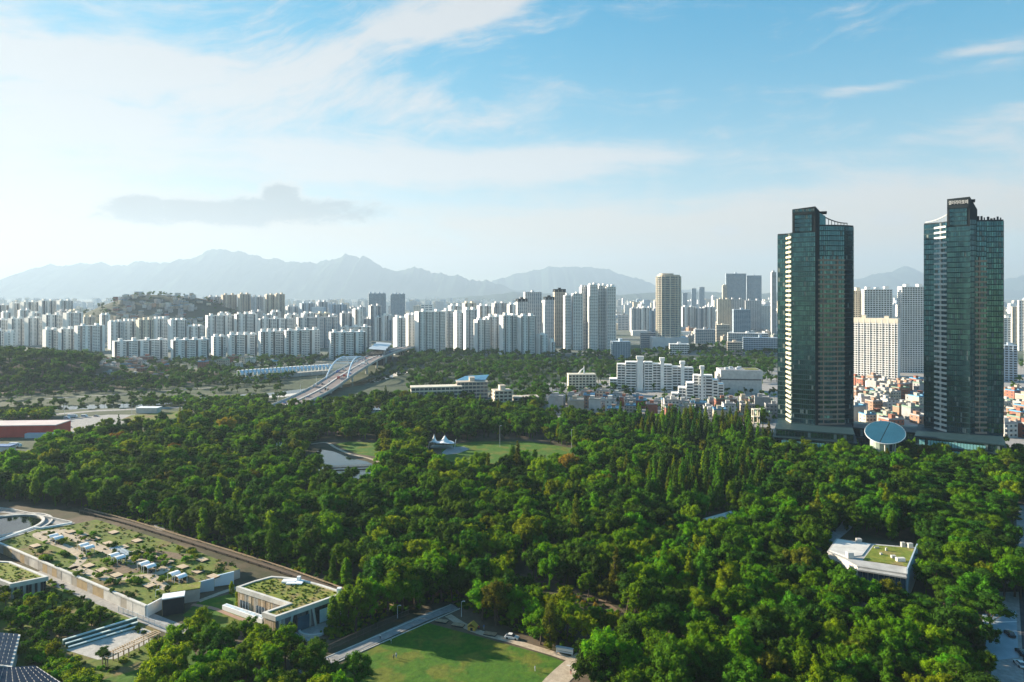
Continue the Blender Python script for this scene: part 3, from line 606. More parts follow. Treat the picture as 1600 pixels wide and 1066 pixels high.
def tower_right():
    D = 452.0; e = empty('glass_tower', at(1480, D), -math.atan((1480 - 800) / F)); e.scale = (.83, 1, 1)
    zl, zc, zr = zof(346, D), zof(311, D), zof(346, D)
    c = MB(); c.prism([(-16, 8), (-8, 5), (-2, 6), (0, 24), (-16, 22)], 0, zl); c.build('wing', M_dark, e)
    c = MB(); c.prism([(-8, 5), (0, -3.8), (6, 4), (6, 20)], 0, zl - .3); c.build('side_bay', M_dark, e)
    c = MB(); c.prism([(0, -4), (15, -5), (20, 1), (20, 24), (1, 24)], 0, [zc - .6, zc, zof(330, D), zof(330, D), zc - 4]); c.build('core', M_dark, e)
    c = MB(); c.prism([(16.5, -1), (26, 3), (37, 6), (37, 26), (16.5, 28)], 0, zr); c.build('wing', M_dark, e)
    c = MB(); c.box(14.5, 18.5, -4, 4, zof(318, D), zof(315, D)); c.build('roof_plate', M_dark, e)
    z0 = 17.6
    curtain(e, (-16, 8), (-8, 5), z0, zl - 1, seed=31, green=.1); balconies(e, [(-8, 5), (0, -4)], z0, zl - 1, M_balg, seed=33, proud=1.3, hh=1.3)
    curtain(e, (0, -4), (15, -5), z0, zc - 19, pw=1.3, seed=35, blind=.03); curtain(e, (1.6, -4.1), (13, -4.87), zc - 18.4, zc - 7.2, 3.0, 1.4, 36, .08)
    b = MB()
    for (x0, x1, z_0, z_1) in ((.2, 1.5, zc - 18.4, zc - 6.2), (.2, 14, zc - 7.0, zc - 5.4)):
        b.prism([(x0, -4.05 - x0 / 15), (x1, -4.05 - x1 / 15), (x1, -4.9 - x1 / 15), (x0, -4.9 - x0 / 15)], z_0, z_1)
    b.build('crown_frame', M_dark, e)
    curtain(e, (15, -5), (20, 1), z0, zr, seed=37)
    curtain(e, (16.5, -1), (26, 3), zr - 24, zr - 1, seed=41, green=.1); balconies(e, [(16.5, -1), (26, 3)], z0, zr - 24, M_balb, seed=43, proud=.9, hh=1.15)
    curtain(e, (26, 3), (37, 6), z0, zr - 1, seed=45, blind=.07); curtain(e, (37, 6), (37, 26), z0, zr - 1, seed=46)
    crown_screen(e, (0, 2), (-15, 9), zof(335, D), zof(344, D), zl, m=M_balg)
    # roof sign in Korean letters on the crown
    cu = bpy.data.curves.new('sign_text', 'FONT'); cu.body = '갤러리아포레'; cu.size = 3.0; cu.extrude = .08; cu.align_x = 'CENTER'
    cu.space_character = .92
    to = bpy.data.objects.new('sign_text', cu); COL.objects.link(to); bpy.context.view_layer.update()
    me = bpy.data.meshes.new_from_object(to.evaluated_get(bpy.context.evaluated_depsgraph_get())); bpy.data.objects.remove(to)
    me.materials.clear(); me.materials.append(M_tarp)
    xs = [v.co.x for v in me.vertices] or [0, 1]; wid = max(xs) - min(xs); s = 12.8 / max(wid, .1)
    so = obj('sign_lettering', me, e, (7.4, -4.85, zc - 4.2)); so.rotation_euler = (R(90), 0, -math.atan(1 / 15)); so.scale = (s, s * 1.15, 1)
    b = MB(); r0 = random.Random(5)
    for k in range(9):
        x = 18 + k * 2.1; b.box(x, x + r0.uniform(.8, 1.6), 3 + x * .08, 5 + x * .08, zr - .1, zr + r0.uniform(.8, 3.0))
    b.build('roof_plant', M_dark, e)
    return e
def podium(name, label, p, rz, w, d, h, steps, strips):
    e = empty(name, p, rz); z = 0; n = len(steps)
    for i, (inset, top) in enumerate(steps):
        b = MB(); b.box(-w / 2 + inset, w / 2 - inset, inset, d, z - .01, top); b.build('storey', M_dark, e)
        b = MB(); b.box(-w / 2 + inset - .6, w / 2 - inset + .6, inset - .6, d + .5, top, top + .7); b.build('roof_edge', M_span, e)
        curtain(e, (-w / 2 + inset, inset), (w / 2 - inset, inset), z + .8, top - .4, 3.6, 2.0, 70 + i, .06, .3); z = top
    for (x0, x1, z0, z1, dy) in strips:
        b = MB(); n_ = max(2, round((x1 - x0) / 1.6)); wq = (x1 - x0) / n_
        for k in range(n_):
            if random.random() < .88: b.quad((x0 + k * wq, dy - .35, z0), (x0 + (k + .85) * wq, dy - .35, z0), (x0 + (k + .85) * wq, dy - .35, z1), (x0 + k * wq, dy - .35, z1))
        o = b.build('teal_window_strip', mat('teal_glazing', (0.22, 0.46, 0.47), (0.16, 0.38, 0.40), .3, .2), e); o['kind'] = 'stuff'
    reg(e, label, 'podium', None); return e
t1, t2 = tower_left(), tower_right()
reg(t1, 'dark teal glass tower with a cream balcony strip down its side', 'tower')
reg(t2, 'dark teal glass tower with white lettering at its crown, beside the street', 'tower')
a1 = -math.atan((1274 - 800) / F)
podium('tower_podium', 'dark stepped podium at the foot of the tower with the cream strip', at(1272, 452), a1, 52, 50, 16.5, [(0, 5.5), (.8, 11), (2.5, 16.2)], [(-20, 8, 6.8, 9.8, 0)])
podium('tower_podium', 'long dark podium with teal window strips under the lettered tower', at(1498, 422), -math.atan((1498 - 800) / F), 51, 48, 17, [(0, 6), (.8, 11.5), (2.5, 16.8)], [(-21, 14, 12.4, 15.6, 2.3), (-10, 8, 7.0, 10.6, .6), (-10, 8, 2, 5.2, 0)])
podium('link_building', 'low dark link building joining the two glass tower podiums', at(1390, 470), -math.atan((1390 - 800) / F), 50, 26, 14, [(0, 7), (1, 13.5)], [])
# corner portal of the right podium
e = empty('concrete_portal', at(1556, 416), -math.atan(756 / F)); b = MB(); b.box(-4, -3, 0, 6, 0, 15.5); b.box(3, 4.2, 0, 6, 0, 15.5); b.box(-4, 4.2, 0, 6, 15.5, 17); b.build('frame', M_balb, e)
b = MB(); b.box(-2.9, 2.9, 1, 5, 0, 15.3); b.build('glass_lift', GL[0], e); reg(e, 'brown concrete portal frame at the street end of the lettered tower podium', 'portal')
# blue elliptical canopy
def disc_canopy():
    D = 434.0; e = empty('disc_canopy', at(1383, D), -math.atan(583 / F)); z = zof(676, D); rx, ry, n = 11.4, 12.0, 48
    mb = mat('blue_metal_roof', (0.035, 0.145, 0.215), (0.028, 0.12, 0.185), .12, .5, metal=.1)
    def pt(a, k=1.0, dz=0.0): x, y = rx * k * math.cos(a), ry * k * math.sin(a); return (x, y * math.cos(R(26)), z + y * math.sin(R(26)) + dz)
    def half(s):
        b = MB(); rows = 9
        for i in range(rows):            # standing-seam sheets across the disc
            for sgn in (1,):
                y0, y1 = -1 + 2 * i / rows, -1 + 2 * (i + 1) / rows; q = []
                for yy in (y0, y1):
                    xw = math.sqrt(max(0, 1 - yy * yy)); xin = .012 + .10 * 0
                    q.append(((xin * s) * rx, yy * ry, 0)); q.append((xw * s * rx, yy * ry, 0))
                T = [(x + .18 * y, y * math.cos(R(26)), z + y * math.sin(R(26)) + .35 + .05 * (i % 2)) for x, y, _ in q]
                b.quad(T[0], T[1], T[3], T[2])
        o = b.build('roof_sheet', mb, e)
    # two lens halves with a dark seam between
    for s in (-1, 1):
        b = MB(); a0 = R(75) if s < 0 else R(-105); pts = [pt(a0 + math.pi * k / 24, .985, .35) for k in range(25)]
        sh = Vector((math.cos(a0 + math.pi / 2), math.sin(a0 + math.pi / 2) * .9, math.sin(a0 + math.pi / 2) * .4)) * .28
        b.poly([Vector(p) + sh for p in pts]); o = b.build('roof_half', mb, e)
        if o.data.polygons[0].normal.z < 0: o.data.flip_normals()
        dirv = Vector((math.cos(R(75)), math.sin(R(75)), 0)); per = Vector((-dirv.y, dirv.x, 0)) * -s
        for k in range(1, 8):            # seams
            off = k / 8 * .97; hw = math.sqrt(1 - off * off) * .97; bb = MB()
            A = [(per * -off + dirv * t) for t in (-hw, hw)]; q = [(v.x * rx, v.y * ry * math.cos(R(26)), z + v.y * ry * math.sin(R(26)) + .42) for v in A]
            bb.bar(q[0], q[1], .10, .10); bb.build('seam', mb, e)
    b = MB(); b.poly([pt(2 * math.pi * k / n, .97, .18) for k in range(n)]); b.build('seam_gutter', M_dark, e)
    b = MB(); b.tube([pt(2 * math.pi * k / n, 1.0, .1) for k in range(n + 1)], .26, 6, caps=False); b.build('rim', M_steel, e)
    b = MB(); b.poly([pt(-2 * math.pi * k / n, .98, -.35) for k in range(n)]); b.build('soffit', M_concl, e)
    for x, y in ((-7, -4), (0, -8), (6, -4), (-5, 5), (5, 5)):
        b = MB(); zt = z + y * math.sin(R(26)) - .3; b.tube([(x * .8, y * .9, 0), (x, y * math.cos(R(26)), zt)], .4, 8); b.build('column', M_concl, e)
    b = MB(); n = 16
    b.tube([(-3, 0, 0), (-3, 0, z - 3.5)], 5.5, 16); b.build('glass_drum', mat('pale_green_glazing', (0.42, 0.50, 0.42), (0.34, 0.42, 0.36), .4, .25), e)
    reg(e, 'blue tilted disc-shaped roof canopy on columns between the two towers', 'canopy'); return e
disc_canopy()
# ------------------------------------------------------------------ city
M_dwin = glassmat('deep_window_glass', (0.02, 0.028, 0.035), .15, .4)
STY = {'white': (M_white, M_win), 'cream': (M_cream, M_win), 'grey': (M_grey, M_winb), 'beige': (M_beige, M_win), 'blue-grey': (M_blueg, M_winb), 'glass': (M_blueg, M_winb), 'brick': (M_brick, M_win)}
def apt(where, x0, x1, ytop, D, a=14.0, style='white', depth=12.0, kind='slab', heads=2, adj='', z0=0.0, name='apartment_block', cat='apartment block', cap=None, bay=4.2, fl=2.9):
    """An apartment block standing at distance D, seen between photo columns x0..x1, its roof at row ytop."""
    pxc = (x0 + x1) / 2; phi = math.atan((pxc - 800) / F); h = zof(ytop, D) - z0; W_ = (x1 - x0) * D / F * math.cos(phi) ** 0
    a = max(-30, min(28, a * 2.2)) if kind == 'slab' and D > 1000 else a
    depth = 15 if kind == 'slab' else depth
    aa = R(a); depth = min(depth, W_ * .55 / max(.05, math.sin(abs(aa)))); w = max(6.0, (W_ * math.cos(phi) - depth * math.sin(abs(aa))) / math.cos(aa))
    e = empty(name, at(pxc, D, z0), -phi + aa); wall, gl = STY[style]; nf = max(3, round(h / fl)); fh = h / nf; nb = max(2, round(w / bay)); bw = w / nb; hw, hd = w / 2, depth / 2
    if kind == 'slab':
        ph = random.randrange(4); pat = [(1 if (i + ph) % 4 == 1 else 2 if (i + ph) % 7 == 3 else 0) for i in range(nb)]
        g = MB(); g.box(-hw + .4, hw - .4, -hd + 1.0, hd - 1.0, 0, h - .4); g.build('glazing', gl, e)
        s = MB(); s.box(-hw, -hw + .6, -hd, hd, 0, h + .8); s.box(hw - .6, hw, -hd, hd, 0, h + .8); s.box(-hw + .6, hw - .6, -hd + .3, hd - .3, h - .4, h + .6)
        for k in range(1, nb):
            x = -hw + k * bw; wd = .9 if k % 2 == 0 else .3
            if k % 2 == 0 or D < 1500: s.box(x - wd / 2, x + wd / 2, -hd + .05, hd - .05, 0, h - .41)
        s.build('wall', wall, e)
        f = MB()
        for k in range(nf):
            for i in range(nb):
                if pat[i] == 1: continue
                xa, xb = -hw + i * bw + (.56 if i == 0 else .31), -hw + (i + 1) * bw - (.56 if i == nb - 1 else .31)
                f.box(xa, xb, -hd - .02, -hd + 1.2, k * fh, k * fh + fh * (.50 if pat[i] == 0 else .985))
                if k % 2 == 0: f.box(xa, xb, hd - 1.2, hd + .02, k * fh, k * fh + fh)
        o = f.build('balcony_band', wall, e); o['kind'] = 'stuff'
    else:
        s = MB(); s.box(-hw, hw, -hd, hd, 0, h); s.box(-hw - .2, hw + .2, -hd - .2, hd + .2, h, h + .7); s.build('wall', wall, e)
        f = MB(); ww = bw * (.68 if kind == 'punch' else .86); hh = fh * (.56 if kind == 'punch' else .62)
        for k in range(nf):
            zb = k * fh + fh * .28
            for i in range(nb):
                x = -hw + (i + .5) * bw
                for y, sg in ((-hd - .06, 1), (hd + .06, -1)): f.quad((x - sg * ww / 2, y, zb), (x + sg * ww / 2, y, zb), (x + sg * ww / 2, y, zb + hh), (x - sg * ww / 2, y, zb + hh))
            nd = max(1, round(depth / bay)); dw = depth / nd
            for i in range(nd):
                if kind == 'punch' and i % 2: continue
                y = -hd + (i + .5) * dw
                for x, sg in ((-hw - .06, -1), (hw + .06, 1)): f.quad((x, y - sg * dw * .3, zb), (x, y + sg * dw * .3, zb), (x, y + sg * dw * .3, zb + hh), (x, y - sg * dw * .3, zb + hh))
        o = f.build('window_grid', M_dwin if kind == 'punch' and D < 1000 else gl, e); o['kind'] = 'stuff'
        if kind == 'punch':                      # projecting piers give the face relief
            p_ = MB()
            for i in range(0, nb + 1, 2): p_.box(-hw + i * bw - .35, -hw + i * bw + .35, -hd - .45, -hd - .005, 0, h - .05)
            p_.build('pier', wall, e)
    for k in range(heads):                        # stair heads and tanks on the roof
        x = -hw + w * (k + .5) / heads; b = MB(); r1 = random.uniform(2.2, 4.5); b.box(x - 2.6, x + 2.6, -hd * .55, hd * .45, h + .59, h + r1 + .6)
        b.box(x - 2.9, x + 2.9, -hd * .55 - .3, hd * .45 + .3, h + r1 + .6, h + r1 + 1.0); b.build('stair_head', wall if cap is None else cap, e)
    if cap is not None:
        b = MB(); b.box(-hw - .3, hw + .3, -hd - .3, hd + .3, h - fh * 1.6, h + 1.6); b.build('crown_band', cap, e)
    reg(e, f'{adj}{style} {"slab" if kind == "slab" else "high-rise"} {where}'.replace('glass high-rise', 'blue glass office'), cat, f'buildings {where}', (pxc, ytop)); return e
w = 'far left behind two rows of white slabs'
for x0, x1, y in ((-14, 14, 477), (14, 32, 474), (32, 60, 472), (60, 88, 470), (88, 114, 470)): apt(w, x0, x1, y, 1700, 12, 'white')
w = 'in the middle row at the far left'
for x0, x1, y in ((-18, 12, 500), (12, 38, 498), (38, 66, 497), (66, 98, 492), (98, 130, 489)): apt(w, x0, x1, y, 1450, 12, 'white')
w = 'above the wooded riverbank at far left'
for x0, x1, y in ((-20, 6, 517), (6, 24, 520), (66, 92, 515), (90, 118, 514), (116, 164, 509)): apt(w, x0, x1, y, 1290, 10, 'white')
w = 'below the house-covered hill'
for i, (x0, x1, y) in enumerate(((168, 192, 503), (190, 214, 502), (212, 240, 500), (238, 262, 498), (262, 292, 500), (290, 319, 510))): apt(w, x0, x1, y, 1340 + 14 * (i % 2), 10, 'white' if i != 2 else 'cream', heads=3)
w = 'in the front row facing the river trees'
for i, (x0, x1, y, D) in enumerate(((176, 263, 532, 1135), (267, 327, 531, 1140), (330, 353, 526, 1170), (355, 402, 523, 1180), (404, 446, 518, 1170), (444, 500, 516, 1165), (514, 572, 519, 1150))): apt(w, x0, x1, y, D, 6, 'white', heads=2 if x1 - x0 < 40 else 4)
w = 'in the second row behind the river front'
for x0, x1, y in ((321, 366, 493), (366, 402, 491), (403, 458, 498), (463, 528, 496), (532, 580, 511)): apt(w, x0, x1, y, 1380, 8, 'white' if x0 != 463 else 'grey', heads=3)
w = 'beside the shoulder of the house-covered hill'
for x0, x1, y, s in ((322, 346, 464, 'grey'), (345, 370, 461, 'beige'), (371, 392, 460, 'beige'), (392, 412, 464, 'grey'), (413, 428, 461, 'cream'), (428, 445, 460, 'beige')): apt(w, x0, x1, y, 1950, 10, s)
w = 'in hazy middle distance left of the twin grey towers'
for x0, x1, y, s in ((446, 466, 479, 'grey'), (468, 492, 474, 'blue-grey'), (494, 512, 472, 'grey'), (514, 542, 476, 'blue-grey'), (545, 572, 480, 'grey')): apt(w, x0, x1, y, 1900, 10, s)
w = 'standing as one of two hazy twins above the station'
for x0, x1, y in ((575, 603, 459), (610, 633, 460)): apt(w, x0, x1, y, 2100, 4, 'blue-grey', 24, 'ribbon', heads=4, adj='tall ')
w = 'above the station roof'
for x0, x1, y, s in ((560, 582, 498, 'grey'), (583, 606, 496, 'white'), (576, 596, 478, 'grey'), (603, 618, 500, 'grey')): apt(w, x0, x1, y, 1600, 8, s)
w = 'with sunlit end wall right of the station'
for i, (x0, x1, y, D) in enumerate(((614, 634, 497, 1225), (632, 652, 492, 1275), (648, 696, 487, 1230), (690, 712, 486, 1310), (708, 724, 489, 1290), (722, 746, 484, 1330))): apt(w, x0, x1, y, D, 24, 'white' if i != 2 else 'white', heads=2, bay=3.4)
w = 'with white roof frames right of the wooded bank'
for i, (x0, x1, y, D) in enumerate(((740, 766, 500, 1230), (758, 784, 495, 1260), (780, 810, 493, 1215), (808, 838, 494, 1212))): apt(w, x0, x1, y, D, 24, 'white', heads=2, bay=3.4)
w = 'in the tall cluster left of the round tower'
for x0, x1, y, D, s, cap in ((806, 824, 468, 1400, 'grey', M_dark), (818, 846, 457, 1440, 'grey', None), (849, 866, 465, 1400, 'blue-grey', M_dark), (864, 884, 453, 1450, 'beige', M_dark), (880, 892, 462, 1330, 'white', None), (893, 910, 459, 1330, 'white', None)): apt(w, x0, x1, y, D, 14, s, 16, 'punch', heads=1, cap=cap, adj='slim ')
for x0, x1, y, D, s in ((905, 921, 449, 1355, 'grey'), (918, 934, 446, 1335, 'white'), (932, 949, 447, 1350, 'white'), (946, 962, 449, 1330, 'white')): apt('standing close in the tallest group of the cluster', x0, x1, y, D, 18, s, 16, 'punch', 2, bay=3.6)
for x0, x1, y, D, s in ((828, 848, 474, 1500, 'grey'), (846, 864, 470, 1520, 'white'), (870, 890, 468, 1500, 'white'), (884, 908, 472, 1480, 'blue-grey'), (745, 768, 478, 1560, 'white'), (768, 792, 474, 1580, 'grey'), (792, 812, 476, 1600, 'white'), (700, 722, 478, 1600, 'white'), (722, 744, 474, 1640, 'cream')): apt('in the second rank behind the cluster', x0, x1, y, D, 14, s, 14, 'slab', 2)
r9 = random.Random(31)
for k, px in enumerate(list(range(6, 600, 21))):
    if 160 < px < 330: continue
    x_ = px + r9.uniform(-5, 5); apt('packed in the third rank of the white town', x_, x_ + r9.uniform(15, 24), r9.uniform(483, 497) if px < 560 else r9.uniform(488, 498), r9.uniform(1500, 1640), r9.uniform(6, 16), r9.choice(['white', 'white', 'white', 'cream', 'grey']), heads=2)
w = 'at the foot of the tall cluster'
for x0, x1, y in ((838, 856, 523), (856, 867, 534)): apt(w, x0, x1, y, 1215, 12, 'white', heads=1, adj='small ')
# round-cornered cream tower
def round_tower():
    D = 1350; pxc = 1044.5; e = empty('round_tower', at(pxc, D), -math.atan((pxc - 800) / F) + R(10)); h = zof(433, D); r = 36 * D / F / 2
    n = 20; c = MB(); ring = [(r * math.copysign(abs(math.cos(2 * math.pi * k / n)) ** .75, math.cos(2 * math.pi * k / n)), r * .8 * math.copysign(abs(math.sin(2 * math.pi * k / n)) ** .75, math.sin(2 * math.pi * k / n))) for k in range(n)]
    c.prism(ring, 0, h); c.build('core', M_winb, e); f = MB(); nf = 40
    for k in range(nf): f.prism([(x * 1.02, y * 1.02) for x, y in ring], k * h / nf, k * h / nf + 1.2)
    o = f.build('floor_band', M_cream, e); o['kind'] = 'stuff'
    for k in range(0, n):
        p_ = MB(); x, y = ring[k]; p_.bar((x * 1.03, y * 1.03, 0), (x * 1.03, y * 1.03, h + 1), 1.7 if k % 2 else .9); p_.build('pier', M_cream, e)
    c = MB(); c.prism([(x * .96, y * .96) for x, y in ring], h, h + 4); c.prism([(x * .6 - 4, y * .6) for x, y in ring], h + 4, h + 7); c.build('crown_band', M_beige, e)
    c = MB(); c.box(-r * 1.5, r * 1.5, -r * 1.1, r * 1.1, 0, 24); c.build('plinth', M_grey, e)
    reg(e, 'tall cream tower with rounded corners standing alone in the middle distance', 'tower')
round_tower()
w = 'on the hazy skyline left of the nearer glass tower'
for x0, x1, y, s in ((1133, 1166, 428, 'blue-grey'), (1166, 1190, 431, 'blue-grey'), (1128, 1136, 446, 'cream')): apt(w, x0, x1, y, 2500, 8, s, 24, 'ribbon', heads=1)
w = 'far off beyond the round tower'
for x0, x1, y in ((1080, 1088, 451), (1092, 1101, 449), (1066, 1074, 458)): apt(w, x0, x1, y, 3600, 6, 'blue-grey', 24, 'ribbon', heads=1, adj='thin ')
w = 'in the cream group right of the round tower'
for x0, x1, y, s in ((1120, 1142, 468, 'cream'), (1138, 1164, 468, 'grey'), (1164, 1190, 470, 'grey'), (1188, 1212, 478, 'white')): apt(w, x0, x1, y, 1800, 12, s, 14, 'punch', heads=2)
apt('below the cream group', 1144, 1173, 484, 1600, 10, 'glass', 20, 'ribbon', 1)
apt('by the river left of the white hall', 954, 985, 534, 1165, 8, 'glass', 24, 'ribbon', 1, fl=3.6)
w = 'in the low hazy quarter behind the round tower'
for x0, x1, y, s in ((984, 1002, 482, 'grey'), (1000, 1020, 481, 'white'), (1012, 1028, 486, 'blue-grey'), (1064, 1086, 480, 'white'), (1084, 1100, 482, 'grey'), (1098, 1118, 480, 'white')): apt(w, x0, x1, y, 1950, 8, s)
apt('thin against the edge of the nearer tower', 1204, 1213, 426, 1650, 10, 'grey', 18, 'ribbon', 1)
w = 'behind between the two glass towers'
apt(w, 1327, 1352, 455, 980, 20, 'cream', 14, 'punch', 1, bay=3.4); apt(w, 1346, 1394, 453, 960, 16, 'white', 14, 'punch', 3, bay=3.4, adj='broad '); apt(w, 1402, 1450, 449, 950, 22, 'white', 16, 'punch', 2, bay=3.4, adj='tall ')
apt('in front between the two glass towers', 1331, 1406, 499, 900, -11, 'white', 16, 'punch', 2, bay=3.6, cap=M_cream, adj='lower ')
w = 'beyond the lettered tower'
for x0, x1, y, D, s in ((1566, 1580, 497, 1150, 'white'), (1580, 1604, 480, 1500, 'cream'), (1566, 1590, 540, 850, 'blue-grey'), (1590, 1625, 470, 1300, 'white'), (1600, 1650, 500, 1000, 'white')): apt(w, x0, x1, y, D, 10, s, 14, 'punch', 1)
# low public buildings by the river and in the town
for x0, x1, y, D, s, wh in ((1045, 1077, 538, 1230, 'white', 'hall with blank walls behind the riverside trees'), (1135, 1160, 535, 1215, 'beige', 'pinkish office behind the riverside trees'), (1160, 1216, 528, 1260, 'blue-grey', 'long depot behind the riverside trees'), (1136, 1200, 521, 1330, 'white', 'long school behind the depot'),
                            (1000, 1030, 520, 1380, 'grey', 'plain office below the round tower'), (1085, 1118, 515, 1500, 'grey', 'plain office in the low quarter'), (1118, 1140, 508, 1550, 'cream', 'small office in the low quarter')):
    apt(wh, x0, x1, y, D, 6, s, 18, 'ribbon', 1, name='office_building', cat='building', fl=3.6)
# the white stepped complex behind the wood
def stepped(px0, px1, steps, D, label, tower_px, a=4):
    pxc = (px0 + px1) / 2; e = empty('stepped_apartment_block', at(pxc, D), -math.atan((pxc - 800) / F) + R(a)); d = 12
    for i, (x0, x1, y) in enumerate(steps):
        X0, X1 = (x0 - pxc) * D / F, (x1 - pxc) * D / F; h = zof(y, D); off = (i % 2) * 2.5; nf = max(2, round(h / 3.0)); fh = h / nf
        g = MB(); g.box(X0 + .3, X1 - .3, off + 1.2, off + d, 0, h - .5); g.build('glazing', M_win, e)
        s = MB(); s.box(X0, X0 + .7, off, off + d + .5, 0, h + .8); s.box(X1 - .7, X1 - .01, off, off + d + .5, 0, h + .8); s.box(X0 + .7, X1 - .7, off - .3, off + d + .4, h - .5, h + .8); s.build('wall', M_white, e)
        nb = max(1, round((X1 - X0) / 5))
        p_ = MB()
        for k in range(1, nb): p_.box(X0 + k * (X1 - X0) / nb - .3, X0 + k * (X1 - X0) / nb + .3, off + .1, off + 1.5, 0, h - .51)
        if nb > 1: p_.build('pier', M_white, e)
        bm_ = MB(); bm_.box(X0 + .71, X1 - .71, off - .25, off + 1.5, 0, fh * .42); me = bm_.mesh('balcony', M_white)
        for k in range(nf): obj('balcony', me, e, (0, 0, k * fh))
    for x0, x1, y in tower_px:
        X0, X1 = (x0 - pxc) * D / F, (x1 - pxc) * D / F; h = zof(y, D); s = MB(); s.box(X0 + .6, X1 - .6, -.8, 5, 0, h - 3.4); s.box(X0 - .2, X1 + .2, -1.4, 5.6, h - 3.4, h); s.build('stair_tower', M_white, e)
    reg(e, label, 'apartment block')
stepped(953, 1082, [(953, 965, 594), (965, 978, 571), (978, 995, 567), (995, 1007, 568), (1007, 1020, 567), (1020, 1033, 570), (1033, 1050, 571), (1050, 1066, 574), (1066, 1082, 575)], 760, 'long white stepped apartment slab with three chimney-like stair towers', [(995, 1006, 557), (1031, 1038, 559), (1062, 1069, 564)])
stepped(1050, 1130, [(1050, 1061, 617), (1061, 1073, 608), (1073, 1084, 600), (1084, 1092, 588), (1092, 1102, 588), (1102, 1113, 588), (1113, 1121, 594), (1121, 1130, 601)], 690, 'nearer white stepped apartment block with a single stair tower', [(1094, 1100, 572)], 3)
apt('block among trees beside the red houses', 886, 931, 585, 745, 8, 'cream', 14, 'punch', 0, adj='eight-storey ', bay=3.6)
b = MB(); e = empty('rooftop_sculpture', at(909, 747, zof(585, 747) + .7)); b.tube([(-3, 0, 0), (-1, 0, 3.5), (2, 0, 6)], [1.2, .9, .5], 6); b.tube([(2.5, 0, 0), (2.3, 0, 5), (2.5, 0, 9)], [1, .8, .2], 6); b.build('frame', M_white, e); reg(e, 'small white rooftop frame on the cream eight-storey block', 'roof frame')
# grey box hall right of the stepped blocks
def hall():
    D = 745; e = empty('grey_hall', at(1158, D), -math.atan(358 / F) + R(12)); s = MB(); s.box(-21, 22, 0, 26, 0, 14.2); s.build('wall', M_concl, e)
    s = MB(); s.box(-21.6, 22.6, -.6, 26.6, 15.6, 25); s.build('upper_wall', M_concl, e); g = MB(); g.box(-20.5, 21.5, -.2, 26, 14.2, 15.6); g.build('window_band', M_win, e)
    s = MB(); s.box(-21, 22, 0, 26, 25, 25.2); s.build('roof', M_roofgr, e); s = MB(); s.box(6, 20, 4, 20, 25.2, 25.5); s.build('roof_garden', M_roofgrass, e)
    for x, y in ((-14, 6), (-8, 14), (-2, 7), (2, 18)):
        s = MB(); s.box(x - 2, x + 2, y - 1.5, y + 1.5, 25.2, 27.6); s.build('plant_box', M_steel, e)
    s = MB(); s.box(-24, -21.6, 3, 22, 0, 21); s.build('stair_wing', M_concl, e); reg(e, 'pale grey windowless hall with a dark band and a roof garden', 'building')
hall()
# houses
def house_mesh(k):
    r0 = random.Random(k); w_, d_, h_ = r0.uniform(9, 13), r0.uniform(8, 11), r0.choice([6.4, 9.3, 9.3, 12.2]); nf = round(h_ / 3); wl, wi, rf = MB(), MB(), MB()
    wl.box(-w_ / 2, w_ / 2, -d_ / 2, d_ / 2, 0, h_); n = max(2, round(w_ / 3.2))
    for f in range(nf):
        for i in range(n):
            x = -w_ / 2 + (i + .5) * w_ / n; z = f * h_ / nf + 1.0; ww = r0.uniform(1.0, 1.9)
            wi.box(x - ww / 2, x + ww / 2, -d_ / 2 - .06, -d_ / 2 + .05, z, z + 1.3)
            if i < 2: y = -d_ / 2 + (i + .5) * d_ / 2; wi.box(-w_ / 2 - .06, -w_ / 2 + .05, y - .7, y + .7, z, z + 1.2); wi.box(w_ / 2 - .05, w_ / 2 + .06, y - .7, y + .7, z, z + 1.2)
        if f: wl.box(-w_ / 2 + .5, w_ / 2 - 2, -d_ / 2 - .9, -d_ / 2 - .01, f * h_ / nf - .1, f * h_ / nf + .75)
    rf.box(-w_ / 2 - .25, w_ / 2 + .25, -d_ / 2 - .25, d_ / 2 + .25, h_, h_ + .25); 
    for (a, b2, c, d2) in ((-w_ / 2, w_ / 2, -d_ / 2, -d_ / 2 + .2), (-w_ / 2, w_ / 2, d_ / 2 - .2, d_ / 2), (-w_ / 2, -w_ / 2 + .2, -d_ / 2 + .2, d_ / 2 - .2), (w_ / 2 - .2, w_ / 2, -d_ / 2 + .2, d_ / 2 - .2)): rf.box(a, b2, c, d2, h_ + .25, h_ + 1.1)
    st = MB(); x = r0.uniform(-w_ / 4, w_ / 4); st.box(x - 1.7, x + 1.7, -1, 2.4, h_ + .25, h_ + 2.9); st.box(x - 1.9, x + 1.9, -1.2, 2.6, h_ + 2.9, h_ + 3.15)
    return wl, wi, rf, st
HM = []
HWALL = [('red-brick', M_brick), ('orange-brick', M_brick2), ('white', mat('weathered_white', (.62, .60, .57), (.50, .49, .47), .3, .85, rnd=.2)), ('cream', mat('weathered_cream', (.52, .46, .36), (.44, .39, .31), .3, .85, rnd=.2)), ('grey', mat('weathered_grey', (.36, .36, .36), (.28, .28, .28), .3, .85, rnd=.2)), ('beige', mat('weathered_beige', (.42, .36, .29), (.35, .30, .24), .3, .85, rnd=.2))]
HROOF = [('green', M_roofg), ('grey', M_roofgr), ('grey', M_roofgr), ('blue', M_roofb), ('grey', M_conc)]
for k in range(9):
    wl, wi, rf, st = house_mesh(k); HM.append(({n: wl.mesh('wall', m) for n, m in HWALL}, wi.mesh('window_set', M_win), {n + str(i): rf.mesh('roof', m) for i, (n, m) in enumerate(HROOF)}, {n: st.mesh('stair_head', m) for n, m in HWALL}))
FARH = []
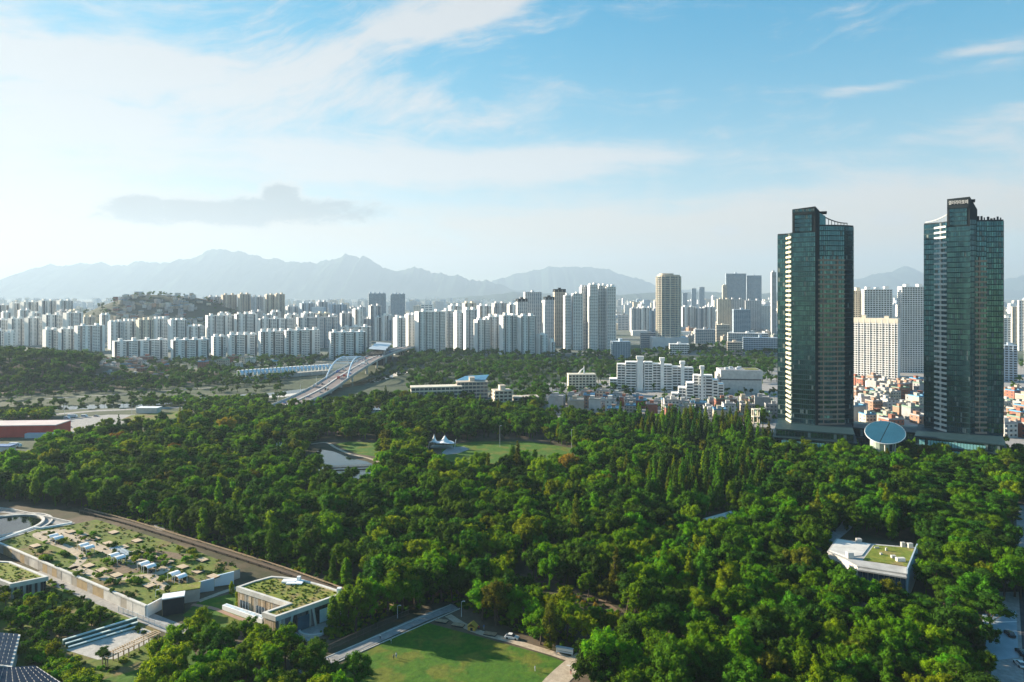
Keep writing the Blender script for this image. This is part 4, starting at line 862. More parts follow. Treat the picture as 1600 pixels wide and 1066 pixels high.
def house(p, rz, where, wts, parts=True, sc=1.0):
    k = random.randrange(9); wn = random.choices([x[0] for x in HWALL], wts)[0]; rk = random.choice(list(HM[k][2])); e = empty('town_house' if parts else 'hillside_house', p, rz, sc)
    obj('wall', HM[k][0][wn], e)
    r_ = obj('roof', HM[k][2][rk], e)
    if parts:
        o = obj('window_set', HM[k][1], e); o['kind'] = 'stuff'; obj('stair_head', HM[k][3][wn], r_)
    reg(e, f'{wn} house with {rk[:-1]} roof {where}', 'house', f'houses {where}', proj(Vector(p) + Vector((0, 0, 8)))); return e
def village(poly, step, where, wts, parts=True, jit=.22, rz=None, keep=1.0, zf=None, sc=1.0):
    Pw = P(poly); n0 = len(REG); xs = [p.x for p in Pw]; ys = [p.y for p in Pw]; a0 = random.uniform(-.3, .3) if rz is None else rz
    y = min(ys)
    while y < max(ys):
        x = min(xs)
        while x < max(xs):
            q = (x + random.uniform(-1, 1) * step * jit, y + random.uniform(-1, 1) * step * jit)
            if inside(q[0], q[1], Pw) and random.random() < keep: house((q[0], q[1], zf(*q) if zf else 0), a0 + random.choice([0, 0, math.pi / 2, math.pi]) + random.uniform(-.1, .1), where, wts, parts, sc * random.uniform(.85, 1.15))
            x += step
        y += step
    print('VILLAGE', where, len(REG) - n0)
village([(868, 640), (890, 618), (950, 622), (1050, 634), (1130, 636), (1210, 628), (1214, 664), (1080, 656), (960, 654), (872, 650)], 17, 'in front of the white stepped blocks', (3, 2, 4, 2, 3, 2), keep=.85)
village([(1330, 668), (1330, 600), (1442, 600), (1442, 668)], 17.5, 'between the two glass towers', (3, 3, 3, 2, 3, 1), keep=.9, rz=.2)
village([(1560, 690), (1562, 620), (1606, 620), (1606, 690)], 18, 'at the street side of the lettered tower', (5, 4, 2, 2, 1, 2), keep=.85)
village([(150, 600), (152, 566), (200, 562), (262, 578), (266, 602)], 22, 'on the far riverbank below the white slabs', (2, 3, 4, 2, 3, 2), keep=.8)
village([(1062, 545), (1062, 505), (1210, 505), (1212, 548)], 36, 'in the low quarter by the round tower', (1, 1, 5, 2, 5, 2), keep=.3, sc=1.25)
village([(270, 590), (280, 574), (370, 566), (470, 566), (505, 562), (430, 575), (330, 592)], 27, 'behind the riverside trees left of the bridge', (1, 2, 4, 1, 4, 2), keep=.5)
# the hill covered with small houses
def hill_h(x, y):
    u, v = (x - HC.x) / 285.0, (y - HC.y) / 260.0; d2 = u * u + v * v
    return max(0.0, 118 * math.exp(-d2 * 1.25) - 8) * (1 + .06 * math.sin(x * .021) + .05 * math.sin(y * .03 + 1))
HC = at(262, 1950)
V = []; Fc = []; n = 41
for j in range(n):
    for i in range(n): x, y = HC.x + (i - 20) * 38, HC.y + (j - 20) * 32; V.append((x, y, hill_h(x, y) - .3))
for j in range(n - 1):
    for i in range(n - 1): Fc.append((j * n + i, j * n + i + 1, (j + 1) * n + i + 1, (j + 1) * n + i))
me = bpy.data.meshes.new('hill'); me.from_pydata(V, [], Fc); me.materials.append(mat('hill_scrub', (0.030, 0.048, 0.024), (0.045, 0.055, 0.035), .02, .95)); me.update(); o = obj('hill', me); o['kind'] = 'structure'
for i in range(150):
    for _ in range(40):
        x, y = HC.x + random.uniform(-190, 190), HC.y + random.uniform(-330, -10)
        px, py = proj((x, y, hill_h(x, y)))
        if hill_h(x, y) > 14 and 178 < px < 330 and py > 462: break
    house((x, y, hill_h(x, y) - 1.5), random.uniform(-.5, .5), 'on the house-covered hill', (1, 1, 3, 2, 5, 4), False, .95)
# long low building among the park trees, tan block beside it
apt('clubhouse among trees at the wood\'s far edge', 641, 722, 604, 690, 5, 'cream', 16, 'ribbon', 0, adj='long low ', name='clubhouse', cat='building', fl=3.6)
apt('annexe right of the long clubhouse', 712, 762, 596, 705, 5, 'beige', 18, 'ribbon', 1, name='clubhouse', cat='building', fl=3.6)
apt('block with flat roof right of the clubhouse', 768, 800, 610, 650, 14, 'beige', 14, 'punch', 1, name='office_building', cat='building', fl=3.4)
apt('small block at the wood edge left of the red houses', 800, 842, 620, 660, 8, 'beige', 14, 'ribbon', 0, name='office_building', cat='building', fl=3.4)
e = empty('blue_roof', at(738, 712, zof(597, 712) + 2)); b = MB(); b.quad((-18, -6, 0), (14, -6, 1), (17, 10, 4.5), (-8, 10, 3)); b.quad((-18, -6, -.6), (-8, 10, 2.4), (17, 10, 3.9), (14, -6, .4)); b.build('roof_sheet', M_roofb, e)
for x in (-14, 10):
    b = MB(); b.bar((x, -4, -2.5), (x, -4, .4), .5); b.build('column', M_steel, e)
reg(e, 'tilted blue metal roof over the clubhouse annexe', 'roof')
# hazy far city: single towers to five kilometres, one mass beyond
FM = []
for k in range(8):
    r0 = random.Random(k + 300); b = MB(); w_, d_, h_ = r0.uniform(22, 50), r0.uniform(14, 24), r0.uniform(42, 78); b.box(-w_ / 2, w_ / 2, -d_ / 2, d_ / 2, 0, h_); nf = int(h_ / 4.5)
    for f in range(nf):
        for sx in range(3):
            x0 = -w_ / 2 + w_ * (sx + .1) / 3; b.box(x0, x0 + w_ * .8 / 3, -d_ / 2 - .1, -d_ / 2 + .1, f * h_ / nf + 1, f * h_ / nf + 3, 1)
    for q in range(r0.randint(1, 3)): x = r0.uniform(-w_ / 3, w_ / 3); b.box(x - 3, x + 3, -4, 4, h_, h_ + r0.uniform(3, 7))
    FM.append([b.mesh('distant_block', [m, M_winb]) for m in (M_white, M_cream, M_grey, M_beige, M_blueg)])
def where_far(px):
    return 'on the far plain above the white slabs' if px < 330 else 'far off left of the twin hazy towers' if px < 575 else 'far off behind the station towers' if px < 760 else 'far off between tall cluster and round tower' if px < 1030 else 'far off between round tower and glass tower' if px < 1215 else 'seen between the glass towers' if px < 1445 else 'beyond the lettered glass tower'
TN = ['white', 'cream', 'grey', 'beige', 'blue-grey']
cnt = 0
while cnt < 190:
    D = random.uniform(2050, 5200); px = random.uniform(-20, 1620)
    if 1213 < px < 1335 or 1442 < px < 1566 or (130 < px < 400 and D < 2500): continue
    if 905 < px < 962 or 1028 < px < 1062: continue
    c = random.choices(range(5), (5, 2, 3, 1, 3))[0]; sc = random.uniform(.75, 1.15) if px > 400 else random.uniform(.85, 1.25)
    o = obj('distant_tower', random.choice(FM)[c], None, at(px, D), random.uniform(-.5, .5)); o.scale = (sc * random.uniform(.7, 1.1), sc, sc * random.uniform(.7, 1.2))
    reg(o, f'{TN[c]} hazy high-rise {where_far(px)}', 'high-rise', f'high-rises {where_far(px)}', (px, 470)); cnt += 1
b = MB(); r0 = random.Random(77)
for i in range(2600):
    D = r0.uniform(1650, 7600); px = r0.uniform(-120, 1720); q = at(px, D)
    if D < 2600 and 120 < px < 420: continue
    tall = r0.random() < (.30 if D > 3000 else .05); w_, d_, h_ = r0.uniform(12, 42), r0.uniform(12, 30), r0.uniform(35, 80) if tall else r0.uniform(6, 20)
    b.box(q.x - w_ / 2, q.x + w_ / 2, q.y - d_ / 2, q.y + d_ / 2, 0, h_, r0.choices(range(5), (5, 2, 3, 2, 3))[0], bottom=False)
o = b.build('distant_city', [M_white, M_cream, M_grey, M_beige, M_blueg]); o['kind'] = 'stuff'; o['label'] = 'pale hazy mass of far city buildings below the mountains'; o['category'] = 'city'
# ------------------------------------------------------------------ bridge, railway canopy, station
def bridge():
    e = empty('arch_bridge', (-207, 810, 0)); ys = [640, 690, 740, 800, 860, 920, 990, 1060, 1140, 1230]; zs = [0.3, 2.5, 5.5, 8.5, 11, 12.5, 13.5, 14, 14.2, 14.2]; xo = [-14, -6, 0, 0, 0, 0, -1, 2, 8, 20]; hw = 14
    pts = spline([(x, y - 810, z) for x, y, z in zip(xo, ys, zs)], 4)
    d = MB(); rd = MB(); k1 = MB(); k2 = MB(); mk = MB()
    for p_, q in zip(pts[:-1], pts[1:]):
        def R4(b, x0, x1, z0, z1):
            A = [(p_.x + x0, p_.y, p_.z), (p_.x + x1, p_.y, p_.z), (q.x + x1, q.y, q.z), (q.x + x0, q.y, q.z)]
            b.quad(*[(x, y, z + z1) for x, y, z in A]); lo = [(x, y, z + z0) for x, y, z in A]; hi = [(x, y, z + z1) for x, y, z in A]
            b.quad(lo[3], lo[2], lo[1], lo[0]); b.quad(lo[1], lo[2], hi[2], hi[1]); b.quad(lo[3], lo[0], hi[0], hi[3]); b.quad(lo[0], lo[1], hi[1], hi[0])
        R4(d, -hw, hw, -1.9, 0); R4(rd, -hw + 2.5, hw - 2.5, .02, .06); R4(k1, -hw, -hw + .5, .01, 1.3); R4(k2, hw - .5, hw, .01, 1.3); R4(mk, -.9, .9, .07, .7)
    d.build('deck', M_conc, e); rd.build('carriageway', mat('reddish_road', (0.24, 0.20, 0.19), (0.19, 0.16, 0.155), .1, .9), e); k1.build('parapet', M_concl, e); k2.build('parapet', M_concl, e); mk.build('median', M_concl, e)
    for y, z in ((700, 1.0), (745, 3.7), (790, 6.2), (845, 8.3), (930, 10.6), (1000, 11.6), (1070, 12.0), (1130, 12.2)):
        for x in (-9, 9):
            b = MB(); b.tube([(x, y - 810, -.5), (x, y - 810, z + .2)], 1.5, 10); b.build('pier', M_concl, e)
        b = MB(); b.box(-12, 12, y - 811.5, y - 808.5, z - .2, z + 1.0); b.build('pier_head', M_concl, e)
    for s in (-1, 1):
        A = [(s * (hw - 1.2) - s * 2.5 * math.sin(math.pi * t / 20), -4 + 118 * t / 20, 8.6 + 4.0 * t / 20 + 17 * (1 - abs(2 * t / 20 - 1) ** 2.6)) for t in range(21)]
        b = MB(); b.tube(A, .85, 8); b.build('arch_rib', M_blues, e)
        for t in range(3, 18):
            x, y, z = A[t]; b = MB(); b.bar((x, y, z), (s * (hw - .6), y, 8.6 + 4 * t / 20), .22); b.build('hanger', M_blues, e)
    for t in range(5, 16, 2):
        y = -4 + 118 * t / 20; z = 8.6 + 4 * t / 20 + 17 * (1 - abs(2 * t / 20 - 1) ** 2.6); x = hw - 1.2 - 2.5 * math.sin(math.pi * t / 20); b = MB(); b.bar((-x, y, z), (x, y, z), .9); b.build('cross_brace', M_blues, e)
    for y in (670, 720, 770, 960, 1030):
        for s in (-1, 1):
            z = float(np.interp(y, ys, zs)); b = MB(); x = float(np.interp(y, ys, xo)) + s * (hw - .3); b.tube([(x, y - 810, z), (x, y - 810, z + 9), (x - s * 2, y - 810, z + 9.6)], .14, 6); b.build('lamp_post', M_steel, e)
    reg(e, 'long road bridge with twin pale blue arches crossing the stream', 'bridge'); return ys, zs, xo
BYS, BZS, BXO = bridge()
def rail_canopy():
    p0, p1 = G(375, 588, 6), G(520, 577, 6); e = empty('railway_canopy', p0, math.atan2(p1.y - p0.y, p1.x - p0.x)); L = (p1 - p0).length; n = 24; z0 = -6
    b = MB(); b.box(0, L, -1, 11, z0, -1.2); b.build('viaduct', M_conc, e)
    m1 = MB(); w_ = L / n; m1.quad((0, -1, 3.6), (w_ * .66, -1, 3.6), (w_ * .66, 2.5, 7), (0, 2.5, 7)); m1.quad((0, 2.5, 7), (w_ * .66, 2.5, 7), (w_ * .66, 9, 6.4), (0, 9, 6.4)); m1.quad((0, -1.05, .6), (w_ * .66, -1.05, .6), (w_ * .66, -1.05, 3.6), (0, -1.05, 3.6)); me1 = m1.mesh('panel', M_blues)
    m2 = MB(); m2.bar((0, -1.1, -1.2), (0, -1.1, 3.7), .5); m2.bar((0, -1.1, 3.7), (0, 2.5, 7.2), .5); m2.bar((0, 2.5, 7.2), (0, 11, 6.3), .5); m2.bar((0, 11, 6.3), (0, 11, -1.2), .5); me2 = m2.mesh('rib', M_steel)
    for k in range(n): obj('panel', me1, e, (k * w_ + w_ * .17, 0, 0)); obj('rib', me2, e, (k * w_, 0, 0))
    for k in range(0, n, 3):
        b = MB(); b.box(k * w_, k * w_ + 1, -1.6, -1.02, z0, -1.3); b.build('pier', M_concl, e)
    reg(e, 'long pale blue ribbed railway canopy left of the arch bridge', 'canopy')
rail_canopy()
def station():
    p = G(594, 550, 14); e = empty('station_roof', p, R(96)); b = MB(); n = 16; L = 150; w_ = 26; th = .7
    prof = [(L * (k / n - .5), 2.0 * abs(((k / 4.0) % 1) - .5) * 2) for k in range(n + 1)]
    for (x0, z0), (x1, z1) in zip(prof[:-1], prof[1:]):
        b = MB(); b.quad((x0, -w_ / 2, z0 + 7), (x1, -w_ / 2, z1 + 7), (x1, w_ / 2, z1 + 9), (x0, w_ / 2, z0 + 9)); b.quad((x0, w_ / 2, z0 + 8.4), (x1, w_ / 2, z1 + 8.4), (x1, -w_ / 2, z1 + 6.4), (x0, -w_ / 2, z0 + 6.4))
        b.quad((x0, -w_ / 2, z0 + 6.4), (x1, -w_ / 2, z1 + 6.4), (x1, -w_ / 2, z1 + 7), (x0, -w_ / 2, z0 + 7)); b.quad((x0, w_ / 2, z0 + 9), (x1, w_ / 2, z1 + 9), (x1, w_ / 2, z1 + 8.4), (x0, w_ / 2, z0 + 8.4)); b.build('roof_panel', M_steel, e)
    b = MB(); b.box(-L / 2 + 2, L / 2 - 2, -w_ / 2 + 2, w_ / 2 - 2, -14, 2.2); b.build('platform_hall', M_dark, e)
    for k in range(0, n + 1, 2):
        for y in (-w_ / 2 + 1, w_ / 2 - 1): b = MB(); b.bar((prof[k][0], y, -14), (prof[k][0], y, 6.6), .8); b.build('column', M_conc, e)
    reg(e, 'zigzag pale metal station roof at the far end of the bridge', 'station')
station()
# ------------------------------------------------------------------ vehicles and people
def car_meshes(kind):
    L, w_, h_ = {'car': (4.5, 1.8, 1.45), 'van': (5.4, 2.0, 2.3), 'truck': (8.0, 2.4, 3.2)}[kind]; b = MB(); g = MB()
    def loft(sec, mb, m=0):
        n = len(sec)
        for (x0, y0, a0, b0), (x1, y1, a1, b1) in zip(sec[:-1], sec[1:]):
            mb.quad((x0, -y0, b0), (x1, -y1, b1), (x1, y1, b1), (x0, y0, b0), m); mb.quad((x0, -y0, a0), (x1, -y1, a1), (x1, -y1, b1), (x0, -y0, b0), m); mb.quad((x1, y1, a1), (x0, y0, a0), (x0, y0, b0), (x1, y1, b1), m); mb.quad((x0, y0, a0), (x1, y1, a1), (x1, -y1, a1), (x0, -y0, a0), m)
        x, y, a, c = sec[0]; mb.quad((x, y, a), (x, -y, a), (x, -y, c), (x, y, c), m); x, y, a, c = sec[-1]; mb.quad((x, -y, a), (x, y, a), (x, y, c), (x, -y, c), m)
    H = w_ / 2
    if kind == 'car':
        loft([(-L / 2, H * .82, .4, .72), (-L / 2 + .25, H, .28, .88), (L * .08, H, .28, .92), (L / 2 - .3, H * .97, .28, .76), (L / 2, H * .8, .4, .62)], b)
        loft([(-L / 2 + .35, H * .82, .87, .93), (-L * .28, H * .76, .88, h_), (L * .04, H * .76, .88, h_), (L * .2, H * .84, .86, .92)], g)
        b.box(-L * .26, L * .03, -H * .72, H * .72, h_ - .02, h_ + .03)
    elif kind == 'van':
        loft([(-L / 2, H * .95, .4, h_ - .1), (-L / 2 + .2, H, .3, h_), (L * .22, H, .3, h_), (L * .36, H, .3, 1.25), (L / 2 - .1, H * .95, .3, 1.0), (L / 2, H * .85, .45, .8)], b); g.box(-L * .4, L * .2, -H - .02, H + .02, 1.35, 1.95)
    else:
        b.box(-L / 2, L * .24, -H, H, .8, h_); loft([(L * .27, H * .96, .5, 2.5), (L * .42, H * .96, .5, 2.5), (L * .47, H * .96, .5, 1.6), (L / 2, H * .9, .5, 1.4)], b); g.box(L * .33, L * .415, -H * .98, H * .98, 1.6, 2.3)
    wh = MB(); r = .34 if kind != 'truck' else .48; wh.tube([(0, -.11, 0), (0, .11, 0)], r, 12)
    return b, g.mesh('window', M_win), wh.mesh('wheel', mat('tyre_rubber', (.02, .02, .02))), L, H, r
PAINT = {'white': mat('white_car_paint', (.75, .75, .75), None, .2, .25, coat=.5), 'black': mat('black_car_paint', (.02, .02, .022), None, .2, .2, coat=.5), 'silver': mat('silver_car_paint', (.45, .46, .47), None, .2, .25, metal=.4, coat=.5), 'red': mat('red_car_paint', (.40, .03, .03), None, .2, .25, coat=.5), 'blue': mat('blue_car_paint', (.05, .15, .42), None, .2, .25, coat=.5)}
CM = {}
def vehicle(kind, colour, p, rz, where):
    if kind not in CM: b, g, wh, L, H, r = car_meshes(kind); CM[kind] = ({c: b.mesh('body', m) for c, m in PAINT.items()}, g, wh, L, H, r)
    B, g, wh, L, H, r = CM[kind]; e = empty('truck' if kind == 'truck' else 'van' if kind == 'van' else 'car', p, rz); obj('body', B[colour], e); obj('window', g, e)
    for x in (-L * .3, L * .31):
        for y in (-H + .05, H - .05): obj('wheel', wh, e, (x, y, r))
    reg(e, f'{colour} {kind} {where}', kind, f'vehicles {where}', proj(p)); return e
for i in range(28):                               # traffic on the bridge
    y = 650 + i * 17 + random.uniform(-5, 5); ln = (-9.5, -6, -3, 3.5, 6.5, 9.5)[i % 6]; z = float(np.interp(y, BYS, BZS)) + .08; x = -207 + float(np.interp(y, BYS, BXO)) + ln
    vehicle(random.choice(['car', 'car', 'car', 'van', 'truck']), random.choice(list(PAINT)), Vector((x, y, z)), R(90 if ln > 0 else -90), 'driving over the arch bridge')
for px, py, k, c in ((102, 660, 'car', 'black'), (107, 668, 'car', 'black'), (93, 664, 'car', 'silver'), (113, 653, 'truck', 'white'), (105, 655, 'van', 'white'), (132, 652, 'van', 'white'), (150, 651, 'car', 'silver'), (98, 669, 'car', 'red')): vehicle(k, c, G(px, py), R(random.uniform(-15, 25)), 'parked on the grey lot behind the red shed')
for px, py, k, c in ((6, 703, 'truck', 'blue'), (24, 699, 'truck', 'white'), (14, 712, 'van', 'white'), (30, 712, 'van', 'white'), (4, 718, 'car', 'silver')): vehicle(k, c, G(px, py), R(random.uniform(-5, 10)), 'parked among trees at the far left edge')
for px, py, k, c in ((1500, 721, 'car', 'white'), (1508, 722, 'van', 'white'), (1517, 721, 'car', 'black')): vehicle(k, c, G(px, py), R(-15), 'parked before the lettered tower podium')
vehicle('car', 'black', G(1578, 993), R(80), 'standing on the pale forecourt by the street'); vehicle('car', 'black', G(1596, 1022), R(80), 'driving in the street at the right edge'); vehicle('car', 'white', G(1594, 1040), R(80), 'driving in the street at the right edge')
for px, py in ((1462, 812), (1455, 822)): vehicle('car', 'white', G(px, py), R(20), 'parked under trees behind the roof-garden building')
vehicle('car', 'white', G(800, 998), R(-18), 'parked under trees at the lawn\'s far edge')
def person_mesh(pose, shirt, trousers):
    s = pose; J = {'pel': (0, 0, .95), 'chest': (0, .0, 1.30), 'neck': (0, 0, 1.47), 'head': (0, -.01, 1.58), 'top': (0, -.01, 1.70), 'hl': (-.10, 0, .90), 'kl': (-.11, -.12 * s, .50), 'fl': (-.11, .10 * s, .07), 'tl': (-.12, .10 * s - .14, .04), 'hr': (.10, 0, .90), 'kr': (.11, -.02 * s, .50), 'fr': (.11, .05 - .30 * s, .07), 'tr': (.12, -.30 * s - .10, .04), 'sl': (-.18, 0, 1.40), 'el': (-.25, .12 * s, 1.14), 'wl': (-.26, .05 * s, .90), 'hl2': (-.26, .0, .80), 'sr': (.18, 0, 1.40), 'er': (.25, -.1 * s, 1.14), 'wr': (.26, -.22 * s, .93), 'hr2': (.26, -.26 * s, .84)}
    Rr = {'pel': .14, 'chest': .16, 'neck': .06, 'head': .095, 'top': .07, 'hl': .10, 'hr': .10, 'kl': .065, 'kr': .065, 'fl': .045, 'fr': .045, 'tl': .035, 'tr': .035, 'sl': .065, 'sr': .065, 'el': .045, 'er': .045, 'wl': .033, 'wr': .033, 'hl2': .04, 'hr2': .04}
    E = [('pel', 'chest'), ('chest', 'neck'), ('neck', 'head'), ('head', 'top'), ('pel', 'hl'), ('hl', 'kl'), ('kl', 'fl'), ('fl', 'tl'), ('pel', 'hr'), ('hr', 'kr'), ('kr', 'fr'), ('fr', 'tr'), ('chest', 'sl'), ('sl', 'el'), ('el', 'wl'), ('wl', 'hl2'), ('chest', 'sr'), ('sr', 'er'), ('er', 'wr'), ('wr', 'hr2')]
    ks = list(J); me = bpy.data.meshes.new('person'); me.from_pydata([J[k] for k in ks], [(ks.index(a), ks.index(b)) for a, b in E], []); o = bpy.data.objects.new('person_skin', me); COL.objects.link(o)
    o.modifiers.new('skin', 'SKIN'); me.skin_vertices.new() if not me.skin_vertices else None
    for k, v in zip(ks, me.skin_vertices[0].data): v.radius = (Rr[k], Rr[k] * (.75 if k in ('chest', 'pel') else 1)); v.use_root = k == 'pel'
    o.modifiers.new('sub', 'SUBSURF').levels = 1; bpy.context.view_layer.update(); m2 = bpy.data.meshes.new_from_object(o.evaluated_get(bpy.context.evaluated_depsgraph_get())); bpy.data.objects.remove(o)
    m2.materials.clear()
    for m in (trousers, shirt, mat('skin_tone', (.45, .28, .20)), mat('black_hair', (.02, .017, .015))): m2.materials.append(m)
    for p_ in m2.polygons:
        c = p_.center; p_.use_smooth = True; p_.material_index = 3 if c.z > 1.64 or (c.z > 1.52 and c.y > .04) else 2 if c.z > 1.46 or (abs(c.x) > .2 and c.z < .95) else 1 if c.z > .95 or abs(c.x) > .2 else 0
    return m2
SH = {n: mat(n + '_cloth', c) for n, c in (('white', (.75, .75, .74)), ('black', (.03, .03, .035)), ('red', (.45, .06, .05)), ('blue', (.08, .16, .40)), ('grey', (.3, .3, .31)))}
for i, (px, py, sh, tr, s, rz, lab) in enumerate(((594, 999, 'white', 'black', 1, 40, 'person in white top and black trousers walking on the grey path'), (611, 1006, 'white', 'grey', .5, 90, 'person in white top standing on the lawn near the path'), (619, 1028, 'white', 'blue', .4, 10, 'person in white top and blue trousers out on the shaded lawn'), (615, 1031, 'grey', 'black', .6, 200, 'person in grey top beside another on the shaded lawn'),
                                                  (836, 1049, 'white', 'white', .3, 60, 'person all in white at the sunny corner of the lawn'), (892, 1054, 'black', 'red', 1, 170, 'person in black top walking on the sandy path'), (748, 985, 'red', 'black', .4, 0, 'person in red top beside the yellow playhouse'), (756, 984, 'blue', 'grey', .4, 30, 'person in blue top beside the yellow playhouse'), (903, 1012, 'black', 'black', .3, 20, 'person in black under the trees by the white bench'))):
    o = obj('person', person_mesh(s, SH[sh], SH[tr]), None, G(px, py), R(rz)); reg(o, lab, 'person')
# ------------------------------------------------------------------ left foreground: raised garden, walls, green-roofed buildings
TZ = 3.5
terr = [(-30, 837), (228, 948), (253, 935), (268, 922), (330, 904), (375, 889), (300, 858), (215, 832), (150, 812), (108, 821), (60, 826), (0, 848)]
TW = P(terr, TZ); b = MB(); b.prism([(p.x, p.y) for p in TW], 0, TZ, 0, 1); o = b.build('raised_garden', [M_conc, M_grassy]); o['kind'] = 'structure'
def tpath(l, w, z): return ribbon('garden_path', spline([G(x, y, TZ) for x, y in l], 4), w, M_sand, TZ + z)
tpath([(92, 829), (130, 846), (172, 862), (215, 877), (262, 889)], 4.5, .02); tpath([(262, 889), (245, 897), (200, 903), (168, 905), (120, 888), (112, 889), (128, 873), (110, 858), (75, 845), (58, 834), (92, 829)], 3.6, .035)
tpath([(235, 899), (255, 916), (263, 920)], 3.6, .05)
for l in ([(100, 850), (125, 858), (118, 868), (96, 858)], [(160, 898), (215, 895), (225, 884), (180, 880)], [(188, 860), (235, 872), (225, 876), (180, 864)], [(235, 858), (300, 868), (290, 876), (225, 866)]): sheet('planting_bed', [G(x, y, TZ) for x, y in l], M_soil, TZ + .012)
# long retaining wall: each panel is a piece of its own
WALLM = [mat('stained_concrete', (.40, .38, .35), (.27, .26, .24), .5, .9, bump=.3), M_concl, mat('ochre_stone_panel', (.42, .31, .17), (.34, .25, .14), .5, .9, bump=.3), M_conc, mat('warm_grey_panel', (.40, .36, .30), (.32, .29, .25), .4, .9)]
e = empty('garden_wall', TW[0], 0); A0, A1 = TW[0], TW[1]; dv = (A1 - A0); Lw = dv.length; dv.normalize(); nv = Vector((dv.y, -dv.x, 0)); npan = 34; pw_ = Lw / npan; r0 = random.Random(3); seq = [0, 1, 3, 3, 4, 0, 2, 2, 0, 4, 2, 0, 1, 1, 0, 2, 4, 2, 0, 1, 1, 4, 2, 2, 0, 2, 2, 1, 1, 1, 4, 1, 1, 1]
for k in range(npan):
    q = A0 - Vector((A0.x, A0.y, A0.z)) + dv * (k * pw_ + .03); q2 = q + dv * (pw_ - .06); off = .3 + r0.uniform(0, .08); b = MB()
    b.prism([q + nv * .02, q2 + nv * .02, q2 + nv * off, q + nv * off], -TZ, r0.uniform(-.05, .0)); b.build('wall_panel', WALLM[seq[k % len(seq)]], e)
b = MB(); b.prism([dv * -.5 - nv * .35, dv * (Lw + .2) - nv * .35, dv * (Lw + .2) + nv * .55, dv * -.5 + nv * .55], .02, .5); b.build('coping', M_concl, e)
reg(e, 'long garden retaining wall of patched stone and white panels with white coping', 'wall')
e = empty('white_return_wall', TW[1]); b = MB(); q = TW[2] - TW[1]; nn = Vector((q.y, -q.x, 0)).normalized(); b.prism([nn * .05, q + nn * .05, q + nn * .6, nn * .6], -TZ, .4); b.build('wall_panel', M_tarp, e); reg(e, 'short white end wall at the corner of the raised garden', 'wall')
b = MB(); e = empty('white_edge_beam', G(0, 846, TZ))
for (xa, ya), (xb, yb) in zip([(-20, 852), (52, 826), (64, 827)], [(52, 826), (64, 827), (112, 819)]): b.bar(G(xa, ya, TZ) - e.location + Vector((0, 0, .4)), G(xb, yb, TZ) - e.location + Vector((0, 0, .4)), .7, .8)
b.build('beam', M_tarp, e); reg(e, 'white kinked edge beam along the top of the raised garden', 'edging')
# vaulted white shelters, two roofs each
def shelter():
    n = 8; rb = MB()
    for k in range(n):
        a0, a1 = R(20 + 140 * k / n), R(20 + 140 * (k + 1) / n); f = lambda a, y, dz=0: (1.75 * -math.cos(a), y, 2.1 + 1.0 * math.sin(a) + dz)
        rb.quad(f(a0, -1.7), f(a0, 1.7), f(a1, 1.7), f(a1, -1.7)); rb.quad(f(a0, -1.7, -.1), f(a1, -1.7, -.1), f(a1, 1.7, -.1), f(a0, 1.7, -.1)); rb.quad(f(a0, -1.7), f(a1, -1.7), f(a1, -1.7, -.1), f(a0, -1.7, -.1))
    pb = MB(); pb.bar((0, 0, 0), (0, 0, 2.45), .12); tb = MB(); tb.box(-1.1, 1.1, -.5, .5, .68, .76); tb.box(-1.0, -.9, -.4, .4, 0, .68); tb.box(.9, 1.0, -.4, .4, 0, .68); return rb.mesh('roof_vault', M_tarp), pb.mesh('post', M_steel), tb.mesh('table', M_dark)
sr, sp_, st_ = shelter()
for i, (px, py) in enumerate(((86, 848), (134, 863), (182, 879), (229, 893), (277, 909))):
    p = G(px, py, TZ); e = empty('shade_shelter', p, R(-34))
    for dx in (-2.2, 2.2):
        obj('roof_vault', sr, e, (dx, 0, 0)); obj('table', st_, e, (dx, 0, 0))
        for sx in (-1.5, 1.5):
            for sy in (-1.5, 1.5): obj('post', sp_, e, (dx + sx, sy, 0))
    reg(e, 'white double-vaulted shade shelter on the raised garden', 'shelter', 'shelters on the raised garden', (px, py))
def deck_mesh():
    b = MB(); b.box(-2.0, 2.0, -1.5, 1.5, 0, .42)
    pl = MB(); pl.box(-2.05, 2.05, -.17, .17, 0, .07); return b.mesh('base', M_dark), pl.mesh('plank', M_deck)
db, dp = deck_mesh()
for i, (px, py) in enumerate(((55, 854), (110, 832), (130, 837), (148, 843), (169, 850), (177, 833), (214, 846), (192, 856), (214, 864), (238, 872), (262, 879), (138, 885), (159, 892), (182, 900), (233, 916), (285, 887), (309, 894), (333, 902), (316, 876))):
    e = empty('timber_deck', G(px, py, TZ), R(-34)); obj('base', db, e)
    for k in range(8): obj('plank', dp, e, (0, -1.32 + k * .377, .42))
    reg(e, 'square low timber deck on the raised garden', 'deck', 'decks on the raised garden', (px, py))
e = empty('slatted_bench_field', G(190, 862, TZ), R(-34)); b = MB()
for k in range(9):
    b = MB(); b.box(-7 + k * 1.6, -6.2 + k * 1.6, -1.6, 1.6, 0, .5); b.build('slat', M_steel, e)
reg(e, 'row of grey slats lying across the raised garden path', 'slats')
